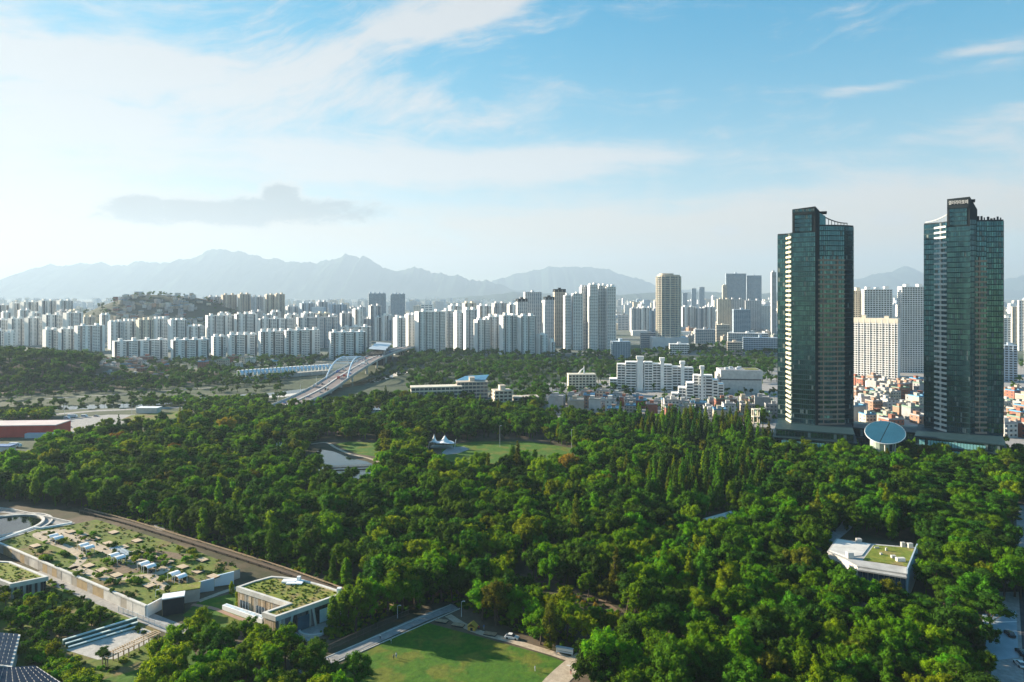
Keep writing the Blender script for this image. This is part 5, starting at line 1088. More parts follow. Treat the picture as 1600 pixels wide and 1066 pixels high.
# boardwalk with rails running past the wood
BW = spline(P([(128, 800), (190, 816), (240, 831), (340, 862), (440, 894), (540, 930), (610, 955)]), 6); e = empty('boardwalk', BW[0])
for off, w_, h_, nm, m in ((0, 2.6, .5, 'deck', mat('dark_timber', (.10, .075, .055), (.07, .055, .04), 1, .9)), (-1.5, .3, 1.3, 'rail', M_wood), (1.5, .25, 1.3, 'rail', mat('brown_rail', (.16, .12, .09), (.12, .09, .07))), (.1, .2, .7, 'rail', mat('brown_rail', (.16, .12, .09))), (-3.0, .5, .3, 'kerb', M_sand)):
    b = MB()
    for p_, q in zip(BW[:-1], BW[1:]):
        d = (q - p_).normalized(); n_ = Vector((d.y, -d.x, 0)); b.bar(p_ + n_ * off - BW[0] + Vector((0, 0, h_)), q + n_ * off - BW[0] + Vector((0, 0, h_)), w_, .25)
    b.build(nm, m, e)
b = MB()
for p_ in BW[::1]:
    for off in (-1.5, 1.5): b.bar(p_ + Vector((off * .3, off * .9, 0)) - BW[0], p_ + Vector((off * .3, off * .9, 1.3)) - BW[0], .15)
o = b.build('post_set', M_wood, e); o['kind'] = 'stuff'; reg(e, 'dark timber boardwalk with rails along the edge of the wood', 'boardwalk')
# round basin
p = G(2, 824, 0); e = empty('round_basin', p); n = 40; rr = 15.5
b = MB()
for k in range(n):
    a0, a1 = 2 * math.pi * k / n, 2 * math.pi * (k + 1) / n
    for r_a, r_b, z0, z1 in ((rr, rr + 1.2, 0, .9), (rr + 3.6, rr + 4.4, 0, .5)): b.prism([(r_a * math.cos(a0), r_a * math.sin(a0)), (r_b * math.cos(a0), r_b * math.sin(a0)), (r_b * math.cos(a1), r_b * math.sin(a1)), (r_a * math.cos(a1), r_a * math.sin(a1))], z0, z1)
b.build('rim', M_concl, e); b = MB(); b.poly([(rr * math.cos(2 * math.pi * k / n), rr * math.sin(2 * math.pi * k / n), .35) for k in range(n)]); b.build('water', M_water, e)
b = MB(); b.poly([((rr + 3.7) * math.cos(2 * math.pi * k / n), (rr + 3.7) * math.sin(2 * math.pi * k / n), .06) for k in range(n)]); b.build('paving', M_pave, e); reg(e, 'round water basin with concrete rim at the left edge', 'basin')
for l in ([(-30, 796), (20, 800), (75, 813), (110, 820)],): ribbon('ramp', P(l), 5, M_pave, .03)
e = empty('ramp_wall', G(20, 800)); b = MB()
for (xa, ya), (xb, yb) in zip([(-20, 795), (20, 799)], [(20, 799), (112, 819)]): b.bar(G(xa, ya) - e.location + Vector((0, 0, .6)), G(xb, yb) - e.location + Vector((0, 0, .6)), .5, 1.2)
b.build('wall_panel', M_concl, e); reg(e, 'low concrete wall along the ramp behind the round basin', 'wall')
# service lane below the wall
track([(60, 893), (100, 912), (150, 933), (220, 962), (290, 990), (320, 1004)], 6.0, M_pave, .03, 'service_lane')
def fence(name, label, pts, h_, step, m, rails=(.3, .95)):
    e = empty(name, pts[0]); o0 = pts[0]
    bp = MB(); bp.bar((0, 0, 0), (0, 0, h_), .12); me = bp.mesh('post', m); bal = MB()
    for p_, q in zip(pts[:-1], pts[1:]):
        L = (q - p_).length; k = max(1, round(L / step))
        for i in range(k): obj('post', me, e, p_.lerp(q, i / k) - o0)
        for i in range(k * 6): c = p_.lerp(q, i / (k * 6)) - o0; bal.bar(c + Vector((0, 0, .1)), c + Vector((0, 0, h_ * .95)), .05)
    for r_ in rails:
        b = MB()
        for p_, q in zip(pts[:-1], pts[1:]): b.bar(p_ - o0 + Vector((0, 0, h_ * r_)), q - o0 + Vector((0, 0, h_ * r_)), .09)
        b.build('rail', m, e)
    o = bal.build('baluster_set', m, e); o['kind'] = 'stuff'; reg(e, label, 'fence')
fence('railing', 'pale steel railing beside the service lane', P([(185, 957), (215, 968), (250, 982), (290, 998)]), 2.0, 3, M_steel)
fence('railing', 'brown rail fence between the wood and the lawn path', P([(502, 1024), (545, 1004), (590, 984), (640, 962)]), 2.2, 3, mat('brown_steel', (.16, .12, .10), (.12, .09, .08)))
# main green-roofed building
RZ = 7.2
roof = [(372, 918), (413, 931), (453, 944), (413, 958), (431, 964), (483, 946), (537, 927), (500, 915), (467, 906), (440, 903), (424, 902), (398, 909)]
RW = [G(x, y, RZ) for x, y in roof]; base = G(430, 925, RZ); base.z = 0
def grow(pts, k):
    n = len(pts); a = sum(pts[i].x * pts[(i + 1) % n].y - pts[(i + 1) % n].x * pts[i].y for i in range(n)); s = 1 if a > 0 else -1; out = []
    for i in range(n):
        d0 = (pts[i] - pts[i - 1]).normalized(); d1 = (pts[(i + 1) % n] - pts[i]).normalized(); n0 = Vector((d0.y, -d0.x, 0)) * s; n1 = Vector((d1.y, -d1.x, 0)) * s; m_ = (n0 + n1); m_ = m_ / max(.35, m_.length_squared) * 2; out.append(pts[i] + m_ * k)
    return out
def green_building(name, RW, base, RZ, label, wallm):
    e = empty(name, base); L = [Vector((p.x - base.x, p.y - base.y, 0)) for p in RW]; 
    b = MB(); b.prism([(p.x, p.y) for p in L], 0, RZ - .9); b.build('wall', wallm, e)
    o_, i_ = grow(L, .45), grow(L, -.5); b = MB(); n = len(L)
    for k in range(n):
        j = (k + 1) % n; b.prism([i_[k], o_[k], o_[j], i_[j]], RZ - 1.3, RZ + .25)
    b.build('parapet', M_concl, e); b = MB(); b.poly([(p.x, p.y, RZ - .1) for p in i_]); o = b.build('roof_grass', M_roofgrass, e)
    if o.data.polygons[0].normal.z < 0: o.data.flip_normals()
    return e, L
e, L = green_building('green_roof_building', RW, base, RZ, '', [M_wood])
r0 = random.Random(9)
def panels(e, a, c, z0, z1, n, mats, r0, skip=0.0, off=.12):
    d = (c - a); Ln = d.length; d = d.normalized(); nn = Vector((d.y, -d.x, 0)); w_ = Ln / n
    for k in range(n):
        if r0.random() < skip: continue
        b = MB(); t0, t1 = k * w_ + .05, (k + 1) * w_ - .05; of = off + r0.uniform(0, .12); b.prism([a + d * t0 + nn * .01, a + d * t1 + nn * .01, a + d * t1 + nn * of, a + d * t0 + nn * of], z0, z1); b.build('wall_board', r0.choice(mats), e)
panels(e, L[0], L[2], 0.2, RZ - 1.35, 22, [M_wood, M_deck, WALLM[4]], r0); panels(e, L[3], L[4], 0.2, RZ - 1.35, 6, [M_deck, WALLM[2]], r0); panels(e, L[4], L[6], .2, RZ - 1.35, 24, [M_dark, M_conc, mat('slate_panel', (.14, .14, .15), (.11, .11, .12), .5, .8)], r0); panels(e, L[2], L[3], .2, RZ - 1.35, 8, [M_conc, WALLM[4]], r0)
d = (L[6] - L[4]); Ln = d.length; d.normalize(); nn = Vector((d.y, -d.x, 0))
for t, sl in ((.04, .03), (.22, -.05), (.52, .04), (.80, .03), (.90, .06)):   # leaning concrete struts
    b = MB(); q0 = L[4] + d * Ln * (t + sl); q1 = L[4] + d * Ln * t; b.bar(q0 + nn * .55, q1 + nn * .45 + Vector((0, 0, RZ - 1.2)), .7, .55); b.build('strut', M_concl, e)
for t, w_ in ((.30, 4), (.62, 6.5)):
    b = MB(); q = L[4] + d * Ln * t + nn * .3; b.prism([q, q + d * w_, q + d * w_ + nn * .12, q + nn * .12], .3, 4.6); b.build('glass_door', M_winb if w_ < 5 else M_blues, e)
d = (L[2] - L[0]); Ln = d.length; d.normalize(); nn = Vector((d.y, -d.x, 0))
for t in (.06, .38, .62):
    b = MB(); q = L[0] + d * Ln * t + nn * .27; b.prism([q, q + d * 4.2, q + d * 4.2 + nn * .1, q + nn * .1], .6, 3.4); w_ = b.build('window', M_win, e)
    f = MB()
    for s_ in (0, 1.4, 2.8, 4.2): f.bar(q + d * s_ + nn * .15 + Vector((0, 0, .6)), q + d * s_ + nn * .15 + Vector((0, 0, 3.4)), .16)
    f.build('frame', M_tarp, w_)
for px, py, sx, sy, sz in ((452, 909, 2.4, 1.2, .5), (461, 911, 2.8, 1.5, .4), (467, 908, .6, .6, 1.6), (530, 927, .7, .7, 1.8)):
    q = G(px, py, RZ) - base; b = MB(); b.box(q.x - sx, q.x + sx, q.y - sy, q.y + sy, RZ - .08, RZ + sz); b.build('roof_box', M_tarp, e)
reg(e, 'timber-clad building with a grassy green roof beside the rail fence', 'building')
# low skylight basin in its court
e = empty('skylight_basin', G(378, 957, 1.5)); q = [G(x, y, 1.5) - e.location for x, y in ((347, 946), (354, 943), (413, 962), (409, 968))]; b = MB(); b.prism(q, -1.5, 0, 0, 0); b.build('frame', M_tarp, e)
gi = grow(q, -.35)
for k in range(10):
    for j in range(2):
        f = lambda u, v: gi[0].lerp(gi[3], u).lerp(gi[1].lerp(gi[2], u), v); b = MB(); u0, u1, v0, v1 = (k + .06) / 10, (k + .94) / 10, (j + .05) / 2, (j + .95) / 2
        b.prism([f(u0, v0), f(u1, v0), f(u1, v1), f(u0, v1)], .01, .08); b.build('pane', M_blues if (k + j) % 3 else M_steel, e)
reg(e, 'long low white-framed glazed basin in front of the green-roofed building', 'skylight')
sheet('entrance_court', P([(440, 1000), (470, 976), (520, 962), (545, 960), (540, 975), (500, 995), (460, 1010)]), M_pave, .01)
e = empty('round_step', G(492, 985)); b = MB()
for k in range(20): a0, a1 = R(-200 + 11 * k), R(-200 + 11 * (k + 1)); b.prism([(4.5 * math.cos(a0), 3.6 * math.sin(a0)), (5.2 * math.cos(a0), 4.2 * math.sin(a0)), (5.2 * math.cos(a1), 4.2 * math.sin(a1)), (4.5 * math.cos(a1), 3.6 * math.sin(a1))], 0, .6)
b.build('bench_ring', M_concl, e); reg(e, 'curved concrete seat ring in the entrance court', 'seat ring')
# second green roof at the left edge
R2 = [G(x, y, 5.5) for x, y in ((-40, 885), (-5, 878), (15, 879), (72, 902), (17, 913), (-40, 892))]; b2 = G(20, 896, 5.5); b2.z = 0
e, L2 = green_building('green_roof_building', R2, b2, 5.5, '', M_conc); panels(e, L2[4], L2[3], .2, 4.1, 12, [M_dark, M_conc], r0); panels(e, L2[5], L2[4], .2, 4.1, 8, [M_deck, WALLM[2], M_concl], r0)
reg(e, 'low concrete building with a sunny grass roof at the left edge', 'building')
# garden gate building, block and panels
def box_thing(name, label, cat, px, py, z, sx, sy, h_, rz, wm, rm, extra=None):
    e = empty(name, G(px, py, z), R(rz)); b = MB(); b.box(-sx, sx, -sy, sy, 0, h_); b.build('wall', wm, e); b = MB(); b.box(-sx - .25, sx + .25, -sy - .25, sy + .25, h_, h_ + .35); b.build('roof', rm, e)
    if extra: extra(e, sx, sy, h_)
    reg(e, label, cat); return e
def lit_end(e, sx, sy, h_):
    for k in range(5): b = MB(); b.box(-sx - .14, -sx - .01, -sy + k * sy * .4 + .03, -sy + (k + 1) * sy * .4 - .03, .1, h_ - .05); b.build('wall_board', WALLM[2], e)
box_thing('pump_house', 'small dark block with white flat roof beside the raised garden corner', 'hut', 271, 957, 0, 3.2, 1.9, 5.6, 22, M_dark, M_tarp, lit_end)
box_thing('gate_house', 'small gatehouse with planted roof behind the white-roofed block', 'hut', 290, 938, 0, 4.5, 2.6, 4.4, 22, M_conc, M_roofgrass)
for px, py, L_, h_, rz, m, nm, lab in ((318, 925, 7, 4.5, 22, M_blueg, 'screen_wall', 'grey screen wall panel behind the gatehouse'), (346, 915, 8.5, 4.6, 22, M_blues, 'screen_wall', 'pale blue screen wall panel near the boardwalk')):
    e = empty(nm, G(px, py), R(rz)); b = MB(); b.prism([(-L_ / 2, -.3), (L_ / 2, -.3), (L_ / 2, .3), (-L_ / 2, .3)], 0, [h_ * .8, h_, h_, h_ * .8]); b.build('panel', m, e); reg(e, lab, 'wall')
track([(300, 945), (330, 950), (352, 958), (420, 985)], 1.6, M_brick2, .03, 'brick_path'); track([(310, 940), (350, 925), (372, 918)], 2.2, M_sand, .05, 'garden_path')
sheet('garden_lawn', P([(285, 962), (310, 940), (372, 925), (420, 965), (415, 985), (330, 985)]), M_grass, -.01); sheet('garden_lawn', P([(-60, 1000), (-60, 905), (75, 908), (190, 960), (250, 985), (240, 1040), (60, 1090)]), M_grassy, -.015)
sheet('garden_lawn', P([(60, 1080), (150, 1045), (240, 1045), (300, 1010), (330, 1080), (240, 1150), (0, 1200), (-40, 1080)]), M_grass, -.02)
# sand court with benches and pergola
sheet('sand_court', P([(103, 1016), (135, 1000), (190, 984), (222, 981), (246, 990), (240, 1000), (180, 1030), (152, 1031)]), M_sandg, .01)
e = empty('stepped_benches', G(160, 1000), 0)
for i, (xa, ya, xb, yb) in enumerate(((98, 1008, 214, 972), (102, 1011, 215, 977), (106, 1014, 212, 982))):
    b = MB(); b.bar(G(xa, ya) - e.location + Vector((0, 0, 1.5 - .5 * i)), G(xb, yb) - e.location + Vector((0, 0, 1.5 - .5 * i)), .8, .3); b.build('seat', mat('teal_white_seat', (.60, .68, .66), (.5, .6, .58)), e)
    b = MB(); b.bar(G(xa, ya) - e.location + Vector((0, 0, .6 - .25 * i)), G(xb, yb) - e.location + Vector((0, 0, .6 - .25 * i)), .5, 1.2 - .4 * i); b.build('riser', mat('teal_riser', (.08, .17, .15), (.06, .13, .12)), e)
reg(e, 'three long stepped benches along the grey sand court', 'bench')
e = empty('pergola', G(205, 1022), math.atan2(G(240, 1000).y - G(172, 1033).y, G(240, 1000).x - G(172, 1033).x)); 
for k in range(6):
    for y in (-1.2, 1.2): b = MB(); b.bar((-8 + k * 3.2, y, 0), (-8 + k * 3.2, y, 2.7), .25); b.build('post', M_wood, e)
for y in (-1.2, 1.2): b = MB(); b.bar((-8.6, y, 2.8), (8.6, y, 2.8), .25); b.build('beam', M_wood, e)
for k in range(24): b = MB(); b.bar((-8.4 + k * .73, -1.8, 3.0), (-8.4 + k * .73, 1.8, 3.0), .18); b.build('slat', M_deck, e)
reg(e, 'weathered timber pergola on the near side of the sand court', 'pergola')
# solar roofs in the corner
def solar(px_pts, z, label):
    q = [G(x, y, z) for x, y in px_pts]; e = empty('solar_roof', Vector((q[0].x, q[0].y, 0))); L = [p - q[0] for p in q]; b = MB(); b.prism([(p.x, p.y) for p in L], 0, z - .5); b.build('wall', M_conc, e); b = MB(); b.prism([(p.x, p.y) for p in grow(L, .4)], z - .5, z - .15); b.build('roof_slab', M_concl, e)
    nx, ny = 12, 8; pm = None
    for i in range(nx):
        for j in range(ny):
            f = lambda u, v: L[0].lerp(L[1], u).lerp(L[3].lerp(L[2], u), v); u0, u1, v0, v1 = (i + .06) / nx, (i + .94) / nx, (j + .08) / ny, (j + .92) / ny; a, b_, c, d_ = f(u0, v0), f(u1, v0), f(u1, v1), f(u0, v1); b = MB(); zz = Vector((0, 0, z)); t = Vector((0, 0, .35)); b.quad(a + zz, b_ + zz, c + zz + t, d_ + zz + t); b.quad(a + zz, d_ + zz + t, c + zz + t, b_ + zz); o = b.build('solar_panel', M_solar, e)
            if o.data.polygons[0].normal.z < 0: o.data.flip_normals()
    reg(e, label, 'solar roof')
solar([(-70, 1030), (16, 1040), (29, 992), (-60, 985)], 6.0, 'blue-grey solar panel roof cut by the left edge of the picture'); solar([(-60, 1085), (100, 1072), (55, 1042), (-20, 1046)], 6.0, 'blue-grey solar panel roof in the bottom left corner')
# items along the lawn
def playhouse():
    m = mat('yellow_paint', (.62, .38, .06), (.52, .31, .05)); e = empty('playhouse', G(738, 984), R(-15)); b = MB(); b.box(-1.3, 1.3, -.9, .9, 0, 1.2); b.build('wall', m, e)
    for s in (-1, 1): b = MB(); b.quad((s * 1.7, -1.2, 1.1), (s * 1.7, 1.2, 1.1), (0, 1.2, 2.5), (0, -1.2, 2.5)); b.quad((s * 1.7, -1.2, 1.0), (0, -1.2, 2.4), (0, 1.2, 2.4), (s * 1.7, 1.2, 1.0)); b.build('roof_side', m, e)
    b = MB(); b.box(-.4, .4, -.95, -.91, 0, 1.0); b.build('door', M_dark, e); reg(e, 'small yellow playhouse at the lawn\'s far edge', 'playhouse')
playhouse()
for px, py, lab in ((690, 972, 'brown timber platform nearest the path corner of the lawn'), (716, 978, 'brown timber platform beside the yellow playhouse'), (766, 992, 'brown timber platform right of the yellow playhouse')):
    e = empty('timber_deck', G(px, py), R(-18)); b = MB(); b.box(-2, 2, -1, 1, 0, .4); b.build('base', M_dark, e)
    for k in range(5): b = MB(); b.box(-2.05, 2.05, -1 + k * .41, -.63 + k * .41, .4, .47); b.build('plank', M_wood, e)
    reg(e, lab, 'deck')
e = empty('park_bench', G(882, 1022), R(-20)); 
for x in (-2.4, 2.4): b = MB(); b.bar((x, -.3, 0), (x, -.3, 1.8), .14); b.bar((x, .4, 0), (x, .4, 1.8), .14); b.build('leg', M_tarp, e)
b = MB(); b.box(-2.6, 2.6, -.35, .35, .42, .5); b.build('seat', M_tarp, e); b = MB(); b.box(-2.6, 2.6, .36, .44, .6, 1.3); b.build('backrest', M_tarp, e); b = MB(); b.box(-2.7, 2.7, -.6, .6, 1.8, 1.9); b.build('roof', M_steel, e); reg(e, 'white roofed bench beside the sandy path at the lawn corner', 'bench')
def lamp(px, py, h_, lab, z=0):
    e = empty('lamp_post', G(px, py, z)); b = MB(); b.tube([(0, 0, 0), (0, 0, h_)], [.14, .07], 6); b.build('pole', M_steel, e); b = MB(); b.tube([(0, 0, h_), (.5, 0, h_ + .25), (1.2, 0, h_ + .2)], [.07, .12, .16], 6); b.build('lamp_head', M_tarp, e); reg(e, lab, 'lamp')
lamp(721, 964, 5, 'white park lamp beside the lawn path corner'); lamp(781, 699, 15, 'tall mast lamp at the event lawn'); lamp(893, 701, 13, 'mast lamp right of the event lawn'); lamp(243, 950, 6, 'slim lamp at the white end wall'); lamp(621, 966, 4, 'lamp at the end of the rail fence')
# white tensile tent
def tent():
    p = G(686, 700); e = empty('tensile_tent', p, R(-8)); n = 20; rings = 7
    for cx, r_, hz in ((-3.6, 3.6, 9.0), (4.2, 6.8, 8.6)):
        b = MB(); R_ = [[(cx + r_ * (.06 + .94 * k / rings) * math.cos(2 * math.pi * j / n), r_ * .8 * (.06 + .94 * k / rings) * math.sin(2 * math.pi * j / n), 4.0 + (hz - 4.0) * (1 - k / rings) ** 2.4 - .5 * (k / rings) * math.cos(4 * math.pi * j / n)) for j in range(n)] for k in range(rings + 1)]
        for k in range(rings):
            for j in range(n): b.quad(R_[k][j], R_[k + 1][j], R_[k + 1][(j + 1) % n], R_[k][(j + 1) % n])
        b.build('membrane', M_tarp, e); b = MB(); b.tube([(cx, 0, 0), (cx, 0, hz + .6)], .16, 6); b.build('mast', M_steel, e)
    for x, y, t in ((11.5, -2, 6.5), (10.5, 4, 5.5), (-7, -3, 4.5)): b = MB(); b.tube([(x, y, 0), (x + .8, y, t)], .14, 6); b.build('mast', M_steel, e)
    b = MB(); b.box(-6, 9, -1, 4.5, 0, .9); b.build('stage', M_conc, e); reg(e, 'white peaked tensile tent over the event stage', 'tent')
tent()
for px, py, lab in ((591, 648, 'white pavilion frame among trees above the tent'), (431, 708, 'white pavilion frame hidden among trees left of the pond')):
    e = empty('white_pavilion', G(px, py)); 
    for k in range(5): b = MB(); b.bar((-6 + k * 3, -1.5, 0), (-6 + k * 3, -1.5, 6.5 + (k % 2)), .3); b.bar((-6 + k * 3, 2, 0), (-6 + k * 3, 2, 6.5), .3); b.build('post', M_tarp, e)
    b = MB(); b.box(-6.5, 6.5, -2, 2.5, 4.6, 5.0); b.build('roof', M_tarp, e); b = MB(); b.box(-6, 6, -1, 2, 0, 3.2); b.build('wall', M_concl, e); reg(e, lab, 'pavilion')
e = empty('orange_pavilion', G(966, 766)); b = MB(); b.box(-2.6, 2.6, -2, 2, 0, 4.4); b.build('wall', M_deck, e)
b = MB()
for a, c in (((-3.2, -2.6), (3.2, -2.6)), ((3.2, -2.6), (3.2, 2.6)), ((3.2, 2.6), (-3.2, 2.6)), ((-3.2, 2.6), (-3.2, -2.6))): b.poly([(*a, 4.4), (*c, 4.4), (0, 0, 6.4)])
b.build('roof', mat('orange_tile', (.55, .30, .12), (.46, .24, .10)), e); reg(e, 'small orange-roofed pavilion deep in the wood', 'pavilion')
e = empty('footbridge', G(546, 733), 0); a, c = G(508, 734) - e.location, G(586, 731) - e.location; b = MB(); b.bar(a + Vector((0, 0, .8)), c + Vector((0, 0, .8)), 2.4, .35); b.build('deck', M_dark, e)
for s in (-1.1, 1.1):
    b = MB(); b.bar(a + Vector((0, s, 1.9)), c + Vector((0, s, 1.9)), .12)
    for k in range(14): q = a.lerp(c, k / 13) + Vector((0, s, .9)); b.bar(q, q + Vector((0, 0, 1)), .1)
    b.build('railing', M_wood, e)
reg(e, 'dark timber footbridge across the pond', 'footbridge')
e = empty('gabled_shed', G(1122, 828), R(35)); b = MB(); b.box(-9, 9, -4, 4, 0, 4.2); b.build('wall', M_conc, e)
for s in (-1, 1): b = MB(); b.quad((-9.6, s * 4.6, 4.0), (9.6, s * 4.6, 4.0), (9.6, 0, 7), (-9.6, 0, 7)); b.quad((-9.6, s * 4.6, 3.8), (-9.6, 0, 6.8), (9.6, 0, 6.8), (9.6, s * 4.6, 3.8)); b.build('roof_slope', M_concl, e)
reg(e, 'grey gabled shed roof half hidden in the right-hand wood', 'shed')
# roof-garden building on the right
def roofgarden():
    z = 10.0; A = [G(x, y, z) for x, y in ((1294, 862), (1308, 842), (1362, 850), (1432, 856), (1416, 896), (1340, 884), (1320, 873))]; base = G(1365, 865, z); base.z = 0; e = empty('roof_garden_building', base); L = [p - base for p in A]
    b = MB(); b.prism([(p.x, p.y) for p in L], 0, z - .4); b.build('wall', M_concl, e); b = MB(); b.prism([(p.x, p.y) for p in grow(L, .3)], z - .4, z); b.build('roof_slab', M_conc, e)
    q = [G(x, y, z) - base for x, y in ((1296, 861), (1309, 844), (1361, 851), (1347, 869), (1322, 871))]; b = MB(); b.prism([(p.x, p.y) for p in q], z, z + .25); b.build('white_roof', M_concl, e)
    q = [G(x, y, z) - base for x, y in ((1366, 853), (1429, 858), (1417, 886), (1349, 876))]; b = MB(); b.prism([(p.x, p.y) for p in q], z, z + .3); b.build('roof_garden', M_roofgrass, e)
    for x, y, sx, sy, h_ in ((1328, 872, 1.1, .9, 2.2), (1342, 848, .9, .8, 1.6), (1411, 855, .7, .6, 1.9), (1422, 857, .9, .7, 2.0), (1407, 878, 1.5, .7, 1.5), (1396, 873, .8, .6, 1.2), (1385, 862, .3, .3, 1.4), (1377, 868, .4, .4, .9), (1370, 858, .9, .2, .8)):
        p = G(x, y, z) - base; b = MB(); b.box(p.x - sx, p.x + sx, p.y - sy, p.y + sy, z + .1, z + h_); b.build('roof_box', M_conc if sx < 1 else M_concl, e)
    a, c = L[4], L[3]; d = (c - a).normalized(); nn = Vector((d.y, -d.x, 0)); b = MB(); b.prism([a + nn * .05, c + nn * .05, c + nn * .5, a + nn * .5], 0, z + 1.6); b.build('glass_fin', M_blueg, e)
    a, c = L[5], L[4]; d = (c - a).normalized(); nn = Vector((d.y, -d.x, 0)); Ln = (c - a).length
    for k in range(9):
        b = MB(); q = a + d * (k * Ln / 9 + .1) + nn * .1; b.prism([q, q + d * (Ln / 9 - .25), q + d * (Ln / 9 - .25) + nn * .1, q + nn * .1], 1, z - 1.2); b.build('window', M_winb, e)
    b = MB(); b.prism([a + nn * .3, c + nn * .3, c + nn * 2.6, a + nn * 2.6], z - 1.0, z - .5); b.build('canopy', M_conc, e)
    reg(e, 'flat-roofed building with white roof half and planted roof garden in the wood', 'building')
roofgarden()
# red shed at the left edge, road-side mast and gantry
e = empty('red_shed', G(0, 684), R(4)); b = MB(); b.box(-70, 40, 0, 20, 0, 8.6); b.build('wall', M_red, e); b = MB(); b.box(-70.5, 40.5, -.5, 20.5, 8.6, 9.2); b.build('roof', M_pink, e); b = MB(); b.box(40, 43, -3, 4, 0, 4); b.box(20, 40, -4, -.01, 0, 3.4); b.build('annexe', M_blueg, e)
for k in range(18): b = MB(); x = -68 + k * 6; b.box(x, x + .3, -.12, -.005, 0, 8.5); b.build('rib', M_red, e)
reg(e, 'long red shed with pale pink roof at the left edge', 'shed')
e = empty('white_shed', G(228, 646)); b = MB(); b.box(-9, 10, 0, 8, 0, 4.5); b.build('wall', M_concl, e); b = MB(); b.box(-9.5, 10.5, -.5, 8.5, 4.5, 5); b.build('roof', M_tarp, e); reg(e, 'low white-roofed shed beside the bright field', 'shed')
lamp(101, 652, 12, 'white mast at the edge of the grey car park'); lamp(206, 648, 10, 'mast lamp beside the bright sports field')
e = empty('blue_stall', G(8, 706)); b = MB(); b.box(-5, 5, -3, 3, 0, 4); b.build('wall', M_concl, e); b = MB(); b.box(-5.5, 5.5, -3.5, 3.5, 4, 4.6); b.build('roof', PAINT['blue'], e); reg(e, 'small stall with a bright blue roof at the left edge', 'stall')
# little white tower at the wood edge right
e = empty('white_frame_tower', G(1181, 680)); 
for x in (-2.2, 2.2):
    for y in (-2, 2): b = MB(); b.bar((x, y, 0), (x, y, 20), .7); b.build('post', M_cream, e)
for z in (9, 14, 19.5): b = MB(); b.box(-2.6, 2.6, -2.4, 2.4, z, z + .6); b.build('platform', M_cream, e)
reg(e, 'slim cream frame tower at the wood edge left of the podium', 'frame tower')
# ------------------------------------------------------------------ trees
EXCL = [  # clear ground, as photo outlines on the ground (front edges pushed nearer so that tree tops do not hide them)
    [(470, 722), (488, 690), (520, 684), (560, 692), (596, 690), (592, 735), (588, 758), (560, 770), (524, 769), (498, 750)],
    [(686, 745), (686, 694), (740, 688), (835, 688), (897, 700), (898, 728), (850, 740), (800, 730), (780, 745), (720, 750), (700, 745)],
    [(666, 690), (702, 686), (705, 722), (690, 735), (668, 730)],
    [(720, 905), (732, 890), (800, 905), (880, 925), (950, 948), (978, 975), (930, 985), (880, 970), (800, 940)],
    [(1284, 862), (1300, 836), (1440, 850), (1450, 910), (1430, 970), (1316, 938)],
    [(1556, 945), (1660, 925), (1720, 1180), (1580, 1180), (1546, 1060)], [(1584, 785), (1660, 785), (1660, 895), (1586, 895)],
    [(1098, 838), (1100, 812), (1140, 800), (1150, 830), (1120, 845)],
    [(640, 985), (660, 955), (720, 945), (760, 990), (905, 1030), (985, 965), (1000, 985), (930, 1030), (915, 1060), (870, 1180), (400, 1180), (480, 1050)],
    [(1340, 722), (1345, 690), (1425, 690), (1430, 722), (1385, 730)], [(1480, 735), (1485, 712), (1528, 712), (1530, 735)],
    [(960, 777), (958, 755), (976, 755), (976, 777)], [(582, 655), (582, 640), (602, 640), (602, 658)], [(424, 718), (424, 700), (440, 700), (440, 720)],
    [(1190, 694), (1200, 664), (1240, 664), (1440, 708), (1600, 712), (1600, 716), (1440, 714), (1330, 702), (1210, 696)],
    [(70, 690), (84, 640), (290, 636), (290, 668), (216, 676), (112, 690)], [(-40, 735), (-40, 690), (38, 690), (40, 735)], [(-300, 700), (-300, 660), (90, 660), (92, 700)],
    [(1172, 700), (1172, 670), (1190, 670), (1190, 700)]]
EXW = [P(l) for l in EXCL]
FOREST = [(-420, 1600), (-420, 790), (-120, 752), (30, 722), (100, 690), (280, 664), (480, 642), (640, 622), (760, 640), (870, 656), (1200, 668), (1215, 697), (1430, 717), (1600, 717), (2000, 750), (2150, 1400), (905, 1400), (905, 1066), (940, 1030), (905, 1030), (820, 1005), (720, 972), (700, 950), (640, 955), (600, 946), (540, 922), (440, 886), (340, 854), (240, 823), (150, 800), (128, 793), (60, 790), (0, 785), (-60, 780), (-60, 1600)]
FW = P(FOREST)
CONI = [P(l) for l in ([(985, 695), (1000, 662), (1215, 672), (1230, 705), (1100, 705)], [(1000, 800), (1010, 755), (1180, 745), (1200, 790), (1100, 805)])]
POPL = [P(l) for l in ([(0, 800), (10, 765), (110, 760), (130, 800), (60, 800)], [(230, 855), (240, 820), (340, 850), (420, 880), (410, 905)])]
PINE = [P(l) for l in ([(1390, 1150), (1380, 940), (1440, 905), (1440, 760), (1560, 730), (1650, 760), (1590, 1150)], [(430, 715), (440, 660), (560, 650), (480, 700)], [(380, 740), (280, 700), (340, 690), (450, 720)])]
cand = []; step = 6.15; y = 150.0
